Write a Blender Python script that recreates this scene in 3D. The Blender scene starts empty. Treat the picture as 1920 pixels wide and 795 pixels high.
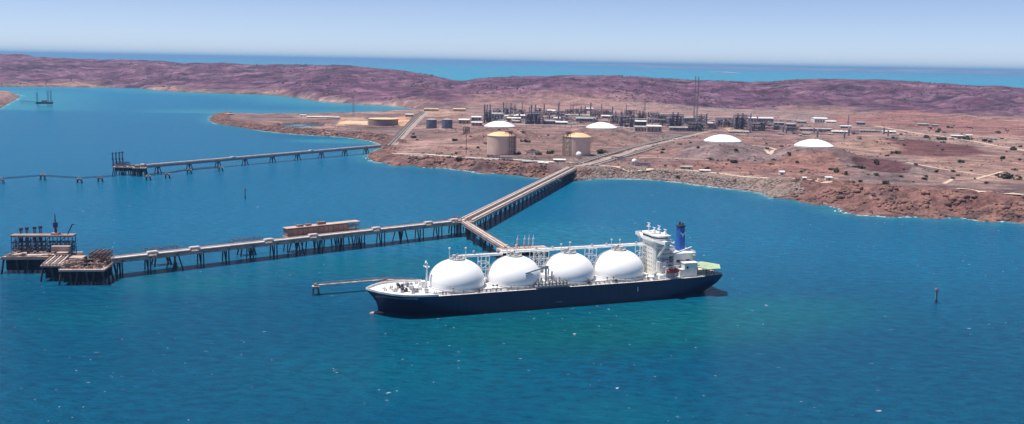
import bpy, math, random
import numpy as np
from mathutils import Vector, Matrix
random.seed(7); rng = np.random.default_rng(7)
S = bpy.context.scene
COL = bpy.context.collection
PI = math.pi
# ------------------------------------------------------------------ camera model
FPX, CAMH, RHO = 1750.0, 172.0, 0.0178
PITCH = math.atan((397.5-117.0)/FPX)
F = np.array([0, math.cos(PITCH), -math.sin(PITCH)])
U0 = np.array([0, math.sin(PITCH), math.cos(PITCH)]); R0 = np.array([1.0, 0, 0])
R = math.cos(RHO)*R0+math.sin(RHO)*U0; U = -math.sin(RHO)*R0+math.cos(RHO)*U0
C0 = np.array([0, 0, CAMH])
def ray(px, py): return F*FPX+R*(px-960)-U*(py-397.5)
def at(px, py, z=0.0):
    d = ray(px, py); return C0+d*((z-CAMH)/d[2])
def atY(px, py, Y):
    d = ray(px, py); return C0+d*(Y/d[1])
cam = bpy.data.cameras.new('camera'); co = bpy.data.objects.new('camera', cam); COL.objects.link(co)
co.matrix_world = Matrix(((R[0], U[0], -F[0], 0), (R[1], U[1], -F[1], 0), (R[2], U[2], -F[2], CAMH), (0, 0, 0, 1)))
cam.sensor_width = 36; cam.lens = 36*FPX/1920; cam.clip_start = 1; cam.clip_end = 500000
S.camera = co
# ------------------------------------------------------------------ light
w = bpy.data.worlds.new('World'); S.world = w; w.use_nodes = True
SUN_EL, SUN_AZ = math.radians(72), math.radians(-92)     # azimuth from +Y, negative = left
sdir = Vector((math.sin(SUN_AZ)*math.cos(SUN_EL), math.cos(SUN_AZ)*math.cos(SUN_EL), math.sin(SUN_EL)))
nt = w.node_tree; bg = nt.nodes['Background']
sky = nt.nodes.new('ShaderNodeTexSky'); sky.sky_type = 'NISHITA'; sky.sun_disc = False
sky.sun_elevation = SUN_EL; sky.sun_rotation = SUN_AZ % (2*PI)
sky.air_density = 0.42; sky.dust_density = 0.18; sky.ozone_density = 3.2; sky.altitude = 0
bg.inputs['Strength'].default_value = 0.094
tn = nt.nodes.new('ShaderNodeMix'); tn.data_type = 'RGBA'; tn.blend_type = 'MULTIPLY'; tn.inputs[0].default_value = 1; tn.inputs[7].default_value = (1.24, 1.08, 1.03, 1)
nt.links.new(sky.outputs[0], tn.inputs[6]); nt.links.new(tn.outputs[2], bg.inputs['Color'])
sl = bpy.data.lights.new('sun', 'SUN'); so = bpy.data.objects.new('sun', sl); COL.objects.link(so)
sl.energy = 4.2; sl.angle = math.radians(0.5); sl.color = (1.0, 0.95, 0.88)
so.rotation_euler = sdir.to_track_quat('Z', 'Y').to_euler()
S.view_settings.view_transform = 'Standard'; S.view_settings.look = 'None'
S.view_settings.exposure = 0.5; S.view_settings.gamma = 1
# ------------------------------------------------------------------ materials
def new_mat(name):
    m = bpy.data.materials.new(name); m.use_nodes = True
    return m, m.node_tree, m.node_tree.nodes['Principled BSDF']
def mat(name, c, rough=0.6, var=0.12, scale=0.3, metal=0.0, c2=None, spec=0.5):
    m, t, b = new_mat(name)
    tc = t.nodes.new('ShaderNodeTexCoord'); n = t.nodes.new('ShaderNodeTexNoise')
    n.inputs['Scale'].default_value = scale; n.inputs['Detail'].default_value = 5
    t.links.new(tc.outputs['Object'], n.inputs['Vector'])
    r = t.nodes.new('ShaderNodeValToRGB'); t.links.new(n.outputs['Fac'], r.inputs['Fac'])
    lo = c2 if c2 else tuple(max(0, v*(1-var*2)) for v in c); hi = c if c2 else tuple(min(1, v*(1+var*.4)) for v in c)
    r.color_ramp.elements[0].position = .35; r.color_ramp.elements[1].position = .6
    r.color_ramp.elements[0].color = (*lo, 1); r.color_ramp.elements[1].color = (*hi, 1)
    t.links.new(r.outputs[0], b.inputs['Base Color'])
    b.inputs['Roughness'].default_value = rough; b.inputs['Metallic'].default_value = metal
    b.inputs['Specular IOR Level'].default_value = spec
    return m
M = dict(
 dome=mat('dome_white', (.9, .9, .9), .45, .02, .08),
 white=mat('ship_white', (.84, .84, .82), .5, .08, .25),
 cream=mat('house_cream', (.78, .76, .7), .5, .08, .3),
 deck=mat('deck_paint', (.72, .67, .65), .8, .12, .3),
 navy=mat('hull_navy', (.012, .026, .085), .35, .12, .05),
 boot=mat('boot_red', (.10, .03, .04), .5),
 bulb=mat('bulb_red', (.5, .24, .25), .5),
 grey=mat('grey_steel', (.3, .31, .33), .6, .2, .5),
 lgrey=mat('light_grey_steel', (.5, .51, .52), .6, .15, .4),
 dark=mat('dark_steel', (.045, .05, .065), .6, .25, .4),
 glass=mat('window_glass', (.02, .03, .05), .15),
 blue=mat('funnel_blue', (.025, .13, .48), .45),
 green=mat('helideck_green', (.40, .50, .33), .8, .1, .4),
 yellow=mat('marking_green', (.25, .28, .12), .7),
 red=mat('lifeboat_red', (.55, .06, .05), .45),
 pile=mat('pile_steel', (.05, .055, .085), .7, .25, .2),
 conc=mat('jetty_concrete', (.5, .39, .345), .85, .2, .15, c2=(.32, .24, .21)),
 road_j=mat('jetty_roadway', (.55, .40, .34), .85, .15, .08),
 pipe=mat('pipe_lagging', (.76, .66, .62), .55, .12, .2),
 pipe2=mat('pipe_brown', (.3, .22, .19), .6, .2, .2),
 pipe3=mat('pipe_darkgrey', (.15, .14, .135), .6, .2, .2),
 rust=mat('rust_frame', (.24, .15, .13), .7, .25, .3),
 shade=mat('pile_shade_dark', (.016, .02, .036), .9, .3, .2),  # near-black, paints in the deep shade beneath the platform decks
 rustmix=mat('rusty_pipework', (.42, .3, .25), .7, .3, .35, c2=(.12, .085, .08)),
 pink=mat('pink_cladding', (.36, .24, .21), .75, .15, .08),
 arm=mat('arm_blue', (.065, .06, .14), .6, .2, .3),
 tank=mat('tank_beige', (.76, .57, .46), .7, .07, .06),
 tankroof=mat('tank_roof_sand', (.74, .5, .28), .75, .07, .05),
 tblue=mat('tank_bluegrey', (.13, .16, .24), .6, .1, .1),
 plant=mat('plant_steel', (.36, .32, .34), .6, .35, .12, c2=(.17, .15, .19)),
 plantd=mat('plant_dark', (.24, .21, .26), .6, .25, .15),
 plantb=mat('plant_blue', (.13, .16, .23), .6, .3, .15),
 plantl=mat('plant_pale', (.45, .42, .39), .7, .25, .12),
 roofw=mat('roof_white', (.78, .76, .73), .6, .08, .1),
 roofg=mat('roof_grey', (.4, .37, .36), .7, .15, .1),
 shedp=mat('shed_pink', (.5, .38, .32), .8, .15, .1),
 leaf=mat('bush_leaf', (.06, .07, .035), .85, .3, .6),
 leaf2=mat('bush_leaf_olive', (.085, .08, .04), .85, .3, .6),
 wood=mat('bush_stem', (.12, .08, .06), .9),
 rock=mat('rock_red', (.26, .135, .11), .95, .3, .04, c2=(.09, .05, .05)),
 rock2=mat('rock_pale', (.36, .26, .23), .95, .3, .05, c2=(.2, .14, .125)),
 scrub=mat('scrub', (.10, .075, .06), .95, .3, .02, c2=(.05, .045, .035)),
 hillrock=mat('hill_rock', (.10, .062, .09), .95, .3, .01, c2=(.055, .035, .055)),
 rockg=mat('rock_armour', (.30, .23, .205), .95, .25, .2, c2=(.15, .115, .105)),
 asphalt=mat('road_gravel', (.34, .27, .24), .95, .12, .03),
 track=mat('dirt_track', (.56, .42, .33), .95, .1, .03),
 island=mat('island_rock', (.3, .25, .26), .95, .2, .0005),
)
# ------------------------------------------------------------------ mesh builder
def hull_mat():
    m, t, b = new_mat('hull_navy_worn'); tc = t.nodes.new('ShaderNodeTexCoord'); mp = t.nodes.new('ShaderNodeMapping'); mp.inputs['Scale'].default_value = (.5, .5, .035); t.links.new(tc.outputs['Object'], mp.inputs['Vector'])
    n = t.nodes.new('ShaderNodeTexNoise'); n.inputs['Scale'].default_value = 1.0; n.inputs['Detail'].default_value = 6; t.links.new(mp.outputs[0], n.inputs['Vector'])
    r1 = t.nodes.new('ShaderNodeValToRGB'); t.links.new(n.outputs['Fac'], r1.inputs['Fac']); r1.color_ramp.elements[0].position = .35; r1.color_ramp.elements[0].color = (.010, .020, .065, 1); r1.color_ramp.elements[1].position = .72; r1.color_ramp.elements[1].color = (.018, .028, .08, 1)
    sp = t.nodes.new('ShaderNodeSeparateXYZ'); t.links.new(tc.outputs['Object'], sp.inputs[0]); mr = t.nodes.new('ShaderNodeMapRange'); t.links.new(sp.outputs['Z'], mr.inputs['Value'])
    mr.inputs['From Min'].default_value = 2.6; mr.inputs['From Max'].default_value = 2.2; mx = t.nodes.new('ShaderNodeMix'); mx.data_type = 'RGBA'; t.links.new(mr.outputs[0], mx.inputs[0]); t.links.new(r1.outputs[0], mx.inputs[6]); mx.inputs[7].default_value = (.022, .012, .04, 1)
    t.links.new(mx.outputs[2], b.inputs['Base Color']); b.inputs['Roughness'].default_value = .4; return m
M['navy'] = hull_mat()
class MB:
    def __init__(s): s.v = []; s.f = []; s.cut = []
    def add(s, vs, fs):
        o = len(s.v); s.cut.append((o, len(s.f))); s.v += [tuple(map(float, q)) for q in vs]; s.f += [tuple(i+o for i in q) for q in fs]; return s
    def box(s, x0, x1, y0, y1, z0, z1):
        return s.add([(x0,y0,z0),(x1,y0,z0),(x1,y1,z0),(x0,y1,z0),(x0,y0,z1),(x1,y0,z1),(x1,y1,z1),(x0,y1,z1)],
                     [(0,3,2,1),(4,5,6,7),(0,1,5,4),(1,2,6,5),(2,3,7,6),(3,0,4,7)])
    def beam(s, a, b, wd, ht=None):
        a = Vector(a); b = Vector(b); ht = ht or wd; d = (b-a).normalized()
        up = Vector((0,0,1)) if abs(d.z) < .9 else Vector((0,1,0))
        x = d.cross(up).normalized()*wd/2; y = x.cross(d).normalized()*ht/2
        return s.add([a-x-y, a+x-y, a+x+y, a-x+y, b-x-y, b+x-y, b+x+y, b-x+y],
                     [(0,3,2,1),(4,5,6,7),(0,1,5,4),(1,2,6,5),(2,3,7,6),(3,0,4,7)])
    def cyl(s, a, b, r0, r1=None, n=10, cap=True):
        a = Vector(a); b = Vector(b); r1 = r0 if r1 is None else r1; d = (b-a).normalized()
        up = Vector((0,0,1)) if abs(d.z) < .9 else Vector((1,0,0))
        x = d.cross(up).normalized(); y = x.cross(d).normalized(); vs = []
        for c, r in ((a, r0), (b, r1)):
            for i in range(n):
                t = 2*PI*i/n; vs.append(c+(x*math.cos(t)+y*math.sin(t))*r)
        fs = [(i, n+i, n+(i+1)%n, (i+1)%n) for i in range(n)]
        if cap: fs += [tuple(range(n)), tuple(range(2*n-1, n-1, -1))]
        return s.add(vs, fs)
    def lathe(s, prof, c=(0,0,0), n=48):
        vs = []; fs = []
        for (r, z) in prof:
            for i in range(n):
                t = 2*PI*i/n; vs.append((c[0]+max(r, .01)*math.cos(t), c[1]+max(r, .01)*math.sin(t), c[2]+z))
        for k in range(len(prof)-1):
            for i in range(n):
                j = (i+1)%n; fs.append((k*n+i, k*n+j, (k+1)*n+j, (k+1)*n+i))
        return s.add(vs, fs)
    def prism(s, poly, z0, z1):
        n = len(poly); return s.add([(x,y,z0) for x,y in poly]+[(x,y,z1) for x,y in poly],
            [tuple(range(n-1,-1,-1)), tuple(range(n, 2*n))]+[(i,(i+1)%n,n+(i+1)%n,n+i) for i in range(n)])
    def frame(s, x0, x1, y0, y1, z0, z1, nx, ny, nz, t=.3, brace=True):
        xs = np.linspace(x0, x1, nx+1); ys = np.linspace(y0, y1, ny+1); zs = np.linspace(z0, z1, nz+1)
        for x in xs:
            for y in ys: s.box(x-t/2, x+t/2, y-t/2, y+t/2, z0, z1)
        for z in zs[1:]:
            for y in ys: s.box(x0, x1, y-t/2.2, y+t/2.2, z-t/2, z+t/2)
            for x in xs: s.box(x-t/2.4, x+t/2.4, y0, y1, z-t/2.1, z+t/2.1)
        if brace:
            for i in range(nx):
                for k in range(nz):
                    if (i+k) % 2 == 0:
                        for y in (y0, y1): s.beam((xs[i], y, zs[k]), (xs[i+1], y, zs[k+1]), t*.7)
        return s
    def rail(s, pts, h=1.1, step=3, t=.1):
        for a, b in zip(pts[:-1], pts[1:]):
            a = Vector(a); b = Vector(b); L = (b-a).length; n = max(1, int(L/step))
            for hh in (h, h*.55): s.beam(a+Vector((0,0,hh)), b+Vector((0,0,hh)), t)
            for i in range(n+1):
                p = a.lerp(b, i/n); s.beam(p, p+Vector((0,0,h)), t)
        return s
    def build(s, name, m, parent=None, smooth=False, loc=None):
        me = bpy.data.meshes.new(name); me.from_pydata(s.v, [], s.f); me.update()
        me.materials.append(m if not isinstance(m, str) else M[m])
        if smooth: me.polygons.foreach_set('use_smooth', [True]*len(me.polygons))
        o = bpy.data.objects.new(name, me); COL.objects.link(o)
        if parent: o.parent = parent
        if loc is not None: o.location = loc
        return o
def build_each(mb, name, m, parent, per=1, smooth=False):
    cuts = mb.cut[::per]+[(len(mb.v), len(mb.f))]; out = []
    for (v0, f0), (v1, f1) in zip(cuts[:-1], cuts[1:]):
        q = MB(); q.v = mb.v[v0:v1]; q.f = [tuple(i-v0 for i in f) for f in mb.f[f0:f1]]; out.append(q.build(name, m, parent, smooth))
    return out
def tag(o, label=None, cat=None, group=None, kind=None):
    if label: o['label'] = label
    if cat: o['category'] = cat
    if group: o['group'] = group
    if kind: o['kind'] = kind
    return o
def thing(name, label, cat, loc=(0,0,0), rz=0, group=None):
    o = bpy.data.objects.new(name, None); COL.objects.link(o); o.location = tuple(loc); o.rotation_euler = (0,0,rz)
    o.empty_display_size = 2
    return tag(o, label, cat, group)
def kids(o): return [c for c in bpy.data.objects if c.parent == o]
def dup(root, loc, rz=0, label=None, sc=None):
    def rec(o, p):
        c = o.copy(); COL.objects.link(c); c.parent = p
        for k in KID.get(o.name, kids(o)): rec(k, c)
        return c
    r = rec(root, None); r.location = tuple(loc); r.rotation_euler = (0,0,rz)
    if label: r['label'] = label
    if sc is not None: r.scale = sc if hasattr(sc, '__len__') else (sc, sc, sc)
    return r
KID = {}
# ------------------------------------------------------------------ noise
def hsh(i, j, seed):
    n = (i.astype(np.int64)*374761393+j.astype(np.int64)*668265263+seed*974634777) & 0xffffffff
    n = ((n ^ (n >> 13))*1274126177) & 0xffffffff
    return ((n ^ (n >> 16)) & 0xffff)/65535.0
def vnoise(x, y, seed=0):
    i = np.floor(x); j = np.floor(y); u = x-i; v = y-j; u = u*u*(3-2*u); v = v*v*(3-2*v)
    a = hsh(i, j, seed); b = hsh(i+1, j, seed); c = hsh(i, j+1, seed); d = hsh(i+1, j+1, seed)
    return (a*(1-u)+b*u)*(1-v)+(c*(1-u)+d*u)*v
def fbm(x, y, sc, oct=4, seed=0):
    s = 0; a = 1; t = 0; x = x/sc; y = y/sc
    for k in range(oct):
        s = s+a*vnoise(x, y, seed+k*17); t += a; a *= .5; x, y = (x*1.6+y*1.2)+3.1, (y*1.6-x*1.2)+7.7
    return s/t
def ss(a, b, x):
    t = np.clip((x-a)/(b-a), 0, 1); return t*t*(3-2*t)
# ------------------------------------------------------------------ coast polygons (world xy)
def P(pts, z=0.0): return np.array([at(x, y, z)[:2] for x, y in pts])
right = [(2250,455),(2050,432),(1920,418),(1885,414),(1850,415),(1815,409),(1780,407),(1740,408),(1700,405),(1665,406),(1640,403),(1600,401),(1578,397),
 (1590,391),(1560,386),(1540,384),(1505,378),(1490,375),(1450,371),(1432,362),(1400,357),(1340,350),(1270,341),(1210,336),(1160,334),(1110,335),(1092,338),(1078,339),(1062,338),
 (1020,333),(990,333),(975,329),(950,327),(925,324),(905,325),(880,320),(860,318),(835,314),(800,314),(770,310),(745,311),(722,306),(700,302),(690,294),(700,285),
 (722,277),(718,271),(705,266),(690,263),(650,257),(600,254),(550,251),(500,246),(460,240),(430,235),(405,231),(395,224),(402,216),(412,213),(441,215),
 (482,216),(584,215),(669,213),(720,211),(760,209),(788,206.5),(775,203),(760,201.5),(720,198),(690,197),(660,195),(618,192),(584,188),(560,184),(516,178.5),(480,177),(440,176),(380,174),(330,172),(290,169),(260,165.5),
 (180,164),(100,163),(0,163),(-120,164),(-400,168)]
coast = P(right)
coastA = np.vstack([coast, [[-9000, 4300], [-9000, 30000], [9000, 30000], [9000, 1500]]])
isleB = np.vstack([P([(-140,168),(-30,171),(0,174),(30,177),(38,180),(30,186),(15,194),(0,203),(-60,215),(-200,225)])])
pond = P([(508,236),(530,231),(575,230),(606,232),(600,237),(560,239),(520,239)], 5)
def sdist(X, Y, poly):
    X = X.ravel(); Y = Y.ravel(); D = np.full(X.shape, 1e18); ins = np.zeros(X.shape, bool); n = len(poly)
    for i in range(n):
        ax, ay = poly[i]; bx, by = poly[(i+1)%n]; ex, ey = bx-ax, by-ay
        t = np.clip(((X-ax)*ex+(Y-ay)*ey)/(ex*ex+ey*ey+1e-9), 0, 1)
        D = np.minimum(D, (X-ax-t*ex)**2+(Y-ay-t*ey)**2)
        c = ((ay > Y) != (by > Y)); 
        if ey != 0: ins ^= c & (X < (Y-ay)*ex/ey+ax)
    D = np.sqrt(D); return np.where(ins, D, -D)
# foot and crest lines of the hills
foot_px = [(-400,168,2),(-120,164,2),(0,163,2),(180,164,2),(290,169,2),(440,176,2),(516,178.5,2),(584,189,3),(618,193,3),(720,198,3),(788,204,6),(850,205,10),(1000,204,12),(1200,206,12),(1400,206,12),(1600,211,12),(1750,218,12),(1920,228,12),(2250,248,12)]
crest_px = [(-400,104,7600),(-120,100,7600),(-40,100,7600),(0,101.5,7600),(30,100.5,7500),(55,103,7300),(64,106,7000),(130,109,6800),(200,111,6600),(240,111,6500),(300,113.5,6500),(340,118.5,6300),(420,118,6200),(500,121,6000),(560,120.5,5800),(600,121,5600),(650,122,5500),(700,127,5400),(760,133,5300),(800,139,5200),(850,150.5,5200),(872,151.5,5200),(900,146,5200),(950,143,5200),(1050,141.5,5100),(1150,142,5000),(1200,143.5,4900),(1250,147,4900),(1300,150,4900),(1400,153,4800),(1450,152,4800),(1480,149.5,4800),(1560,148,4700),(1640,149,4700),(1720,153,4700),(1790,158,4700),(1830,161,4700),(1870,161,4700),(1920,165,4700),(2000,168,4700),(2250,172,4700)]
fa = []; fY = []; fz = []
for x, y, z in foot_px:
    p = at(x, y, z); fa.append(p[0]/p[1]); fY.append(p[1]); fz.append(z)
ca = []; cY = []; cz = []
for x, y, Yc in crest_px:
    p = atY(x, y, Yc); ca.append(p[0]/p[1]); cY.append(Yc); cz.append(p[2])
MOUNDS = []          # (x, y, rtop, ztop, slope)
def tank_site(px, py, diam_px, D):
    Y = D*FPX/diam_px; p = atY(px, py, Y); return p
TS = [tank_site(937, 236.5, 57, 66), tank_site(1128, 239, 57, 66), tank_site(1355, 264, 68, 66), tank_site(1526, 273, 70, 66)]
for i, p in enumerate(TS): MOUNDS.append((p[0], p[1], 37, p[2]-1.5, .34 if i > 1 else .3))
pit = at(1650, 318, 14)
def height(X, Y, d=None):
    shp = X.shape; X = X.ravel(); Y = Y.ravel()
    if d is None: d = np.maximum(sdist(X, Y, coastA), sdist(X, Y, isleB))
    d = d.ravel()
    a = X/np.maximum(Y, 1); Yf = np.interp(a, fa, fY); zf = np.interp(a, fa, fz); Yc = np.interp(a, ca, cY); zc = np.interp(a, ca, cz)
    t = (Y-Yf)/(Yc-Yf); tc = np.clip(t, 0, 1)
    n1 = fbm(X, Y, 620, 4, 3)-.5; n2 = fbm(X, Y, 170, 4, 9)-.5; n3 = fbm(X, Y, 45, 3, 21)-.5
    rid = 1-np.abs(2*fbm(X, Y, 420, 4, 31)-1)
    env = np.sin(PI*np.clip(tc, 0, 1))**1.0
    hill = zf+(zc-zf)*(tc**.9)+env*(n1*56+(rid-.75)*44+n2*34+n3*10)+ss(0, .2, tc)*(n2*9+n3*6)
    hill = np.where(t > 1, zc+(n2*10+n3*5)-(Y-Yc)*.07, hill)
    plat = 12.5+n1*7+n2*4+n3*1.2
    h = np.where(t > 0, np.maximum(hill, 3+n3*2), plat)
    bl = ss(-.12, .06, t); h = plat*(1-bl)*(zf > 5)+np.where(zf > 5, bl, 1)*h
    ap = 960+FPX*a
    # low spit on the left
    spit = ss(880, 700, ap)*(Y < 3300); h = np.where(Y < 3300, h*(1-spit)+spit*(7+n3*2+n2*3), h)
    # rocky shore on the right is higher and rougher
    rr = ss(1380, 1560, ap)*ss(220, 60, d)*(d > 0)
    rg = 1-np.abs(2*fbm(X, Y, 38, 4, 51)-1)
    h = h+rr*((rg-.55)*16+2)
    rl = ss(1060, 1000, ap)*ss(75, 20, d)*(d > 0)*(Y < 2300); h = h+rl*(rg-.6)*9
    for (mx, my, rt, zt, sl) in MOUNDS:
        r = np.hypot(X-mx, (Y-my)); h = np.maximum(h, np.minimum(zt, zt-(r-rt)*sl)+n3*.8*(r > rt))
    r = np.hypot((X-pit[0]), (Y-pit[1])*.62)
    ring = np.clip(1-np.abs(r-58)/34, 0, 1); h = h+ring*7-ss(52, 30, r)*2
    wd = np.where(ap > 1380, 48, np.where(Y > 3300, 30, 24)) + n2*30
    k = ss(0, 1, np.clip(d/np.maximum(wd, 10), 0, 1))
    base = np.where(d > 0, 1.0+(h-1.0)*k, np.maximum(d*.12, -8))
    base = np.where(d > 0, base, base-.2); base = np.where(t > 1.02, np.minimum(base, np.maximum(zc+(n2*10+n3*5)-(Y-Yc)*.07, -8)), base)
    dp = sdist(X, Y, pond); base = np.where(dp > -6, np.minimum(base, 1.2-ss(-6, 6, dp)*3.5+0*base), base)
    return base.reshape(shp)
def zt(x, y): return float(height(np.array([float(x)]), np.array([float(y)]))[0])
def gnd(px, py):
    z = 12.0
    for k in range(6):
        p = at(px, py, z); z = .5*z+.5*max(0, zt(p[0], p[1]))
    p = at(px, py, z); return np.array([p[0], p[1], zt(p[0], p[1])])
# ------------------------------------------------------------------ terrain sheet
def fan(a0, a1, na, Y0, Y1, ny):
    A = np.linspace(a0, a1, na); L = np.exp(np.linspace(math.log(Y0), math.log(Y1), ny))
    Yg, Ag = np.meshgrid(L, A, indexing='ij'); return Ag*Yg, Yg
def grid_mesh(name, X, Y, Z, keep=None):
    ny, na = X.shape; idx = np.arange(ny*na).reshape(ny, na)
    q = np.stack([idx[:-1,:-1], idx[:-1,1:], idx[1:,1:], idx[1:,:-1]], -1).reshape(-1, 4)
    if keep is not None:
        q = q[keep.ravel()[q].any(1)]
    vv = np.stack([X.ravel(), Y.ravel(), Z.ravel()], -1)
    used = np.unique(q); mp = np.zeros(len(vv), int); mp[used] = np.arange(len(used)); q = mp[q]; vv = vv[used]
    me = bpy.data.meshes.new(name); me.vertices.add(len(vv)); me.vertices.foreach_set('co', vv.ravel())
    me.loops.add(q.size); me.loops.foreach_set('vertex_index', q.ravel().astype(np.int32))
    me.polygons.add(len(q)); me.polygons.foreach_set('loop_start', np.arange(0, q.size, 4, dtype=np.int32))
    me.polygons.foreach_set('loop_total', np.full(len(q), 4, dtype=np.int32))
    me.polygons.foreach_set('use_smooth', np.ones(len(q), bool)); me.update(); me.validate()
    return me, used
def color_attr(me, name, rgb):
    a = me.color_attributes.new(name, 'FLOAT_COLOR', 'POINT'); c = np.ones((len(rgb), 4), np.float32); c[:, :3] = rgb; a.data.foreach_set('color', c.ravel())
X, Y = fan(-.72, .72, 900, 980, 11500, 620)
D = np.maximum(sdist(X, Y, coastA), sdist(X, Y, isleB)).reshape(X.shape)
Z = height(X, Y, D)
me, used = grid_mesh('ground', X, Y, Z, keep=(Z > -2.5))
xv = X.ravel()[used]; yv = Y.ravel()[used]; zv = Z.ravel()[used]; dv = D.ravel()[used]
a = xv/yv; ap = 960+FPX*a
Yf = np.interp(a, fa, fY); Yc = np.interp(a, ca, cY); t = np.clip((yv-Yf)/(Yc-Yf), -1, 1.5)
def C(*c): return np.array(c)
def mix(A, B, k): return A*(1-k[:, None])+B*k[:, None]
nA = fbm(xv, yv, 300, 5, 71); nB = fbm(xv, yv, 60, 4, 77); nC = fbm(xv, yv, 110, 5, 83); nD = fbm(xv*.5, yv, 150, 4, 87)
col = np.tile(C(.355, .255, .215), (len(xv), 1))                                  # pinkish brown earth
col = mix(col, C(.30, .25, .22), ss(.45, .6, nA))                                # grey gravel
col = mix(col, C(.50, .37, .29), ss(.55, .7, nC)*.8)                             # pale sand
col = mix(col, C(.21, .17, .165), ss(.5, .62, fbm(xv*.5, yv, 90, 5, 101))*.75); col = mix(col, C(.20, .13, .115), ss(.58, .7, nB)*.6)                            # scrub
hk = ss(.02, .16, t+(nA-.5)*.25)
left = (Yf > 3600)
hk = np.where(fbm(xv, yv, 500, 3, 91)*0+(zv > 5), hk, hk*.5)
hill = np.tile(C(.17, .095, .145), (len(xv), 1))
hill = mix(hill, C(.22, .15, .20), ss(.5, .68, fbm(xv*.45, yv, 75, 4, 87))*.8)
hill = mix(hill, C(.085, .055, .095), ss(.52, .66, fbm(xv*.5, yv, 70, 5, 83))*.9)
hill = mix(hill, C(.27, .19, .21), ss(.58, .75, nB)*.6); nE = fbm(xv*.35, yv, 38, 4, 95); hill = hill*(.72+.56*ss(.3, .7, nE))[:, None]
# beige plain in front of the middle hills
plain = ss(820, 920, ap)*ss(1280, 1120, ap)*ss(.45, .15, t)
hill = mix(hill, C(.40, .285, .235), plain*.85*ss(.3, .5, nA+.1))
col = mix(col, hill, hk)
def reg(pts, c, k=1.0, soft=14, z=12.0, nz=20):
    global col
    pl = P(pts, z); dd = sdist(xv, yv, pl)+(nB-.5)*nz*2
    col = mix(col, C(*c), ss(-soft, soft, dd)*k)
# named regions
reg([(1590,262),(1640,255),(1720,262),(1830,275),(1845,290),(1790,296),(1700,292),(1620,278)], (.17,.085,.085), .9)
reg([(1600,305),(1640,298),(1690,302),(1712,318),(1690,328),(1630,326),(1598,318)], (.15,.08,.085), .95, 8)
reg([(1100,300),(1260,262),(1500,262),(1560,285),(1600,330),(1400,320),(1200,322)], (.33,.225,.19), .5, 30)
reg([(1290,272),(1440,272),(1480,300),(1380,312),(1260,300)], (.27,.235,.225), .85, 14)
reg([(1470,283),(1600,280),(1580,305),(1480,300)], (.27,.23,.215), .8, 14)
reg([(1580,325),(1600,300),(1720,300),(1735,330),(1690,350),(1600,345)], (.27,.235,.22), .8, 10)
reg([(1600,305),(1640,298),(1690,302),(1712,318),(1690,328),(1630,326),(1598,318)], (.16,.085,.09), .95, 6)
reg([(1300,300),(1560,305),(1600,335),(1500,335),(1280,315)], (.38,.215,.165), .55, 18)
reg([(1420,355),(1560,345),(1700,352),(1920,375),(1920,420),(1560,405)], (.32,.165,.13), .55, 12)
reg([(1580,255),(1640,250),(1690,280),(1600,300),(1560,275)], (.46,.35,.26), .7, 14)
reg([(1700,295),(1920,290),(1920,345),(1780,330)], (.44,.32,.25), .7, 20)
reg([(1660,245),(1920,240),(1920,285),(1760,265)], (.43,.34,.28), .7, 20)
reg([(880,222),(1420,232),(1640,240),(1640,212),(1200,200),(880,206)], (.36,.30,.26), .7, 20)
reg([(800,245),(1120,250),(1240,262),(1110,292),(900,296),(760,292)], (.30,.225,.19), .6, 20)
reg([(765,262),(850,258),(848,272),(770,276)], (.48,.37,.31), .7, 8)
reg([(630,235),(642,219),(684,219),(694,233)], (.62,.42,.27), 1, 4, 8, 6)
reg([(735,221),(775,216),(765,237),(738,235)], (.66,.46,.28), 1, 4, 8, 6)
reg([(1070,242),(1120,243),(1128,252),(1078,250)], (.60,.42,.30), .8, 6, 12, 8)
reg([(1358,240),(1375,238),(1400,246),(1400,252),(1375,250)], (.62,.48,.33), .9, 5, 12, 8)
kk_ = ss(34, 8, dv)*ss(540, 600, ap)*ss(800, 740, ap)*(yv > 3000)*ss(.4, .6, fbm(xv, yv, 120, 3, 5)); col = mix(col, C(.5,.41,.33), kk_*.8)
reg([(640,256),(700,262),(722,268),(722,274),(690,270)], (.66,.58,.5), .8, 8, 1, 6)
reg([(790,208),(840,206),(860,216),(800,219)], (.60,.46,.32), .6, 8, 10, 8)
reg([(1560,215),(1700,212),(1960,232),(1960,262),(1700,240),(1560,232)], (.36,.20,.17), .7, 20)
reg([(1000,178),(1300,190),(1560,205),(1560,215),(1200,205),(960,200)], (.42,.29,.25), .5, 30, 45)
# rocks at the shore line
rk = ss(70, 15, dv)*ss(.35, .6, fbm(xv, yv, 30, 4, 15)); col = mix(col, C(.20,.12,.105), rk*.75*(yv < 3300))
col = mix(col, C(.09,.075,.075), ss(2.0, .4, zv)*.8)
col = np.clip(col*(0.8+.4*fbm(xv, yv, 12, 2, 44))[:, None]*C(.78,.68,.74), 0.01, 1)
color_attr(me, 'ground_colour', col)
gm, gt, gb = new_mat('ground_mat')
va = gt.nodes.new('ShaderNodeVertexColor'); va.layer_name = 'ground_colour'
geo = gt.nodes.new('ShaderNodeNewGeometry')
def noise(t, vec, scale, detail=4, rough=.6):
    n = t.nodes.new('ShaderNodeTexNoise'); n.inputs['Scale'].default_value = scale; n.inputs['Detail'].default_value = detail; n.inputs['Roughness'].default_value = rough
    t.links.new(vec, n.inputs['Vector']); return n
def ramp(t, fac, stops):
    r = t.nodes.new('ShaderNodeValToRGB'); e = r.color_ramp.elements
    while len(e) < len(stops): e.new(.5)
    for k, (p, c) in enumerate(stops): e[k].position = p; e[k].color = (*c, 1) if len(c) == 3 else c
    t.links.new(fac, r.inputs['Fac']); return r
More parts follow.
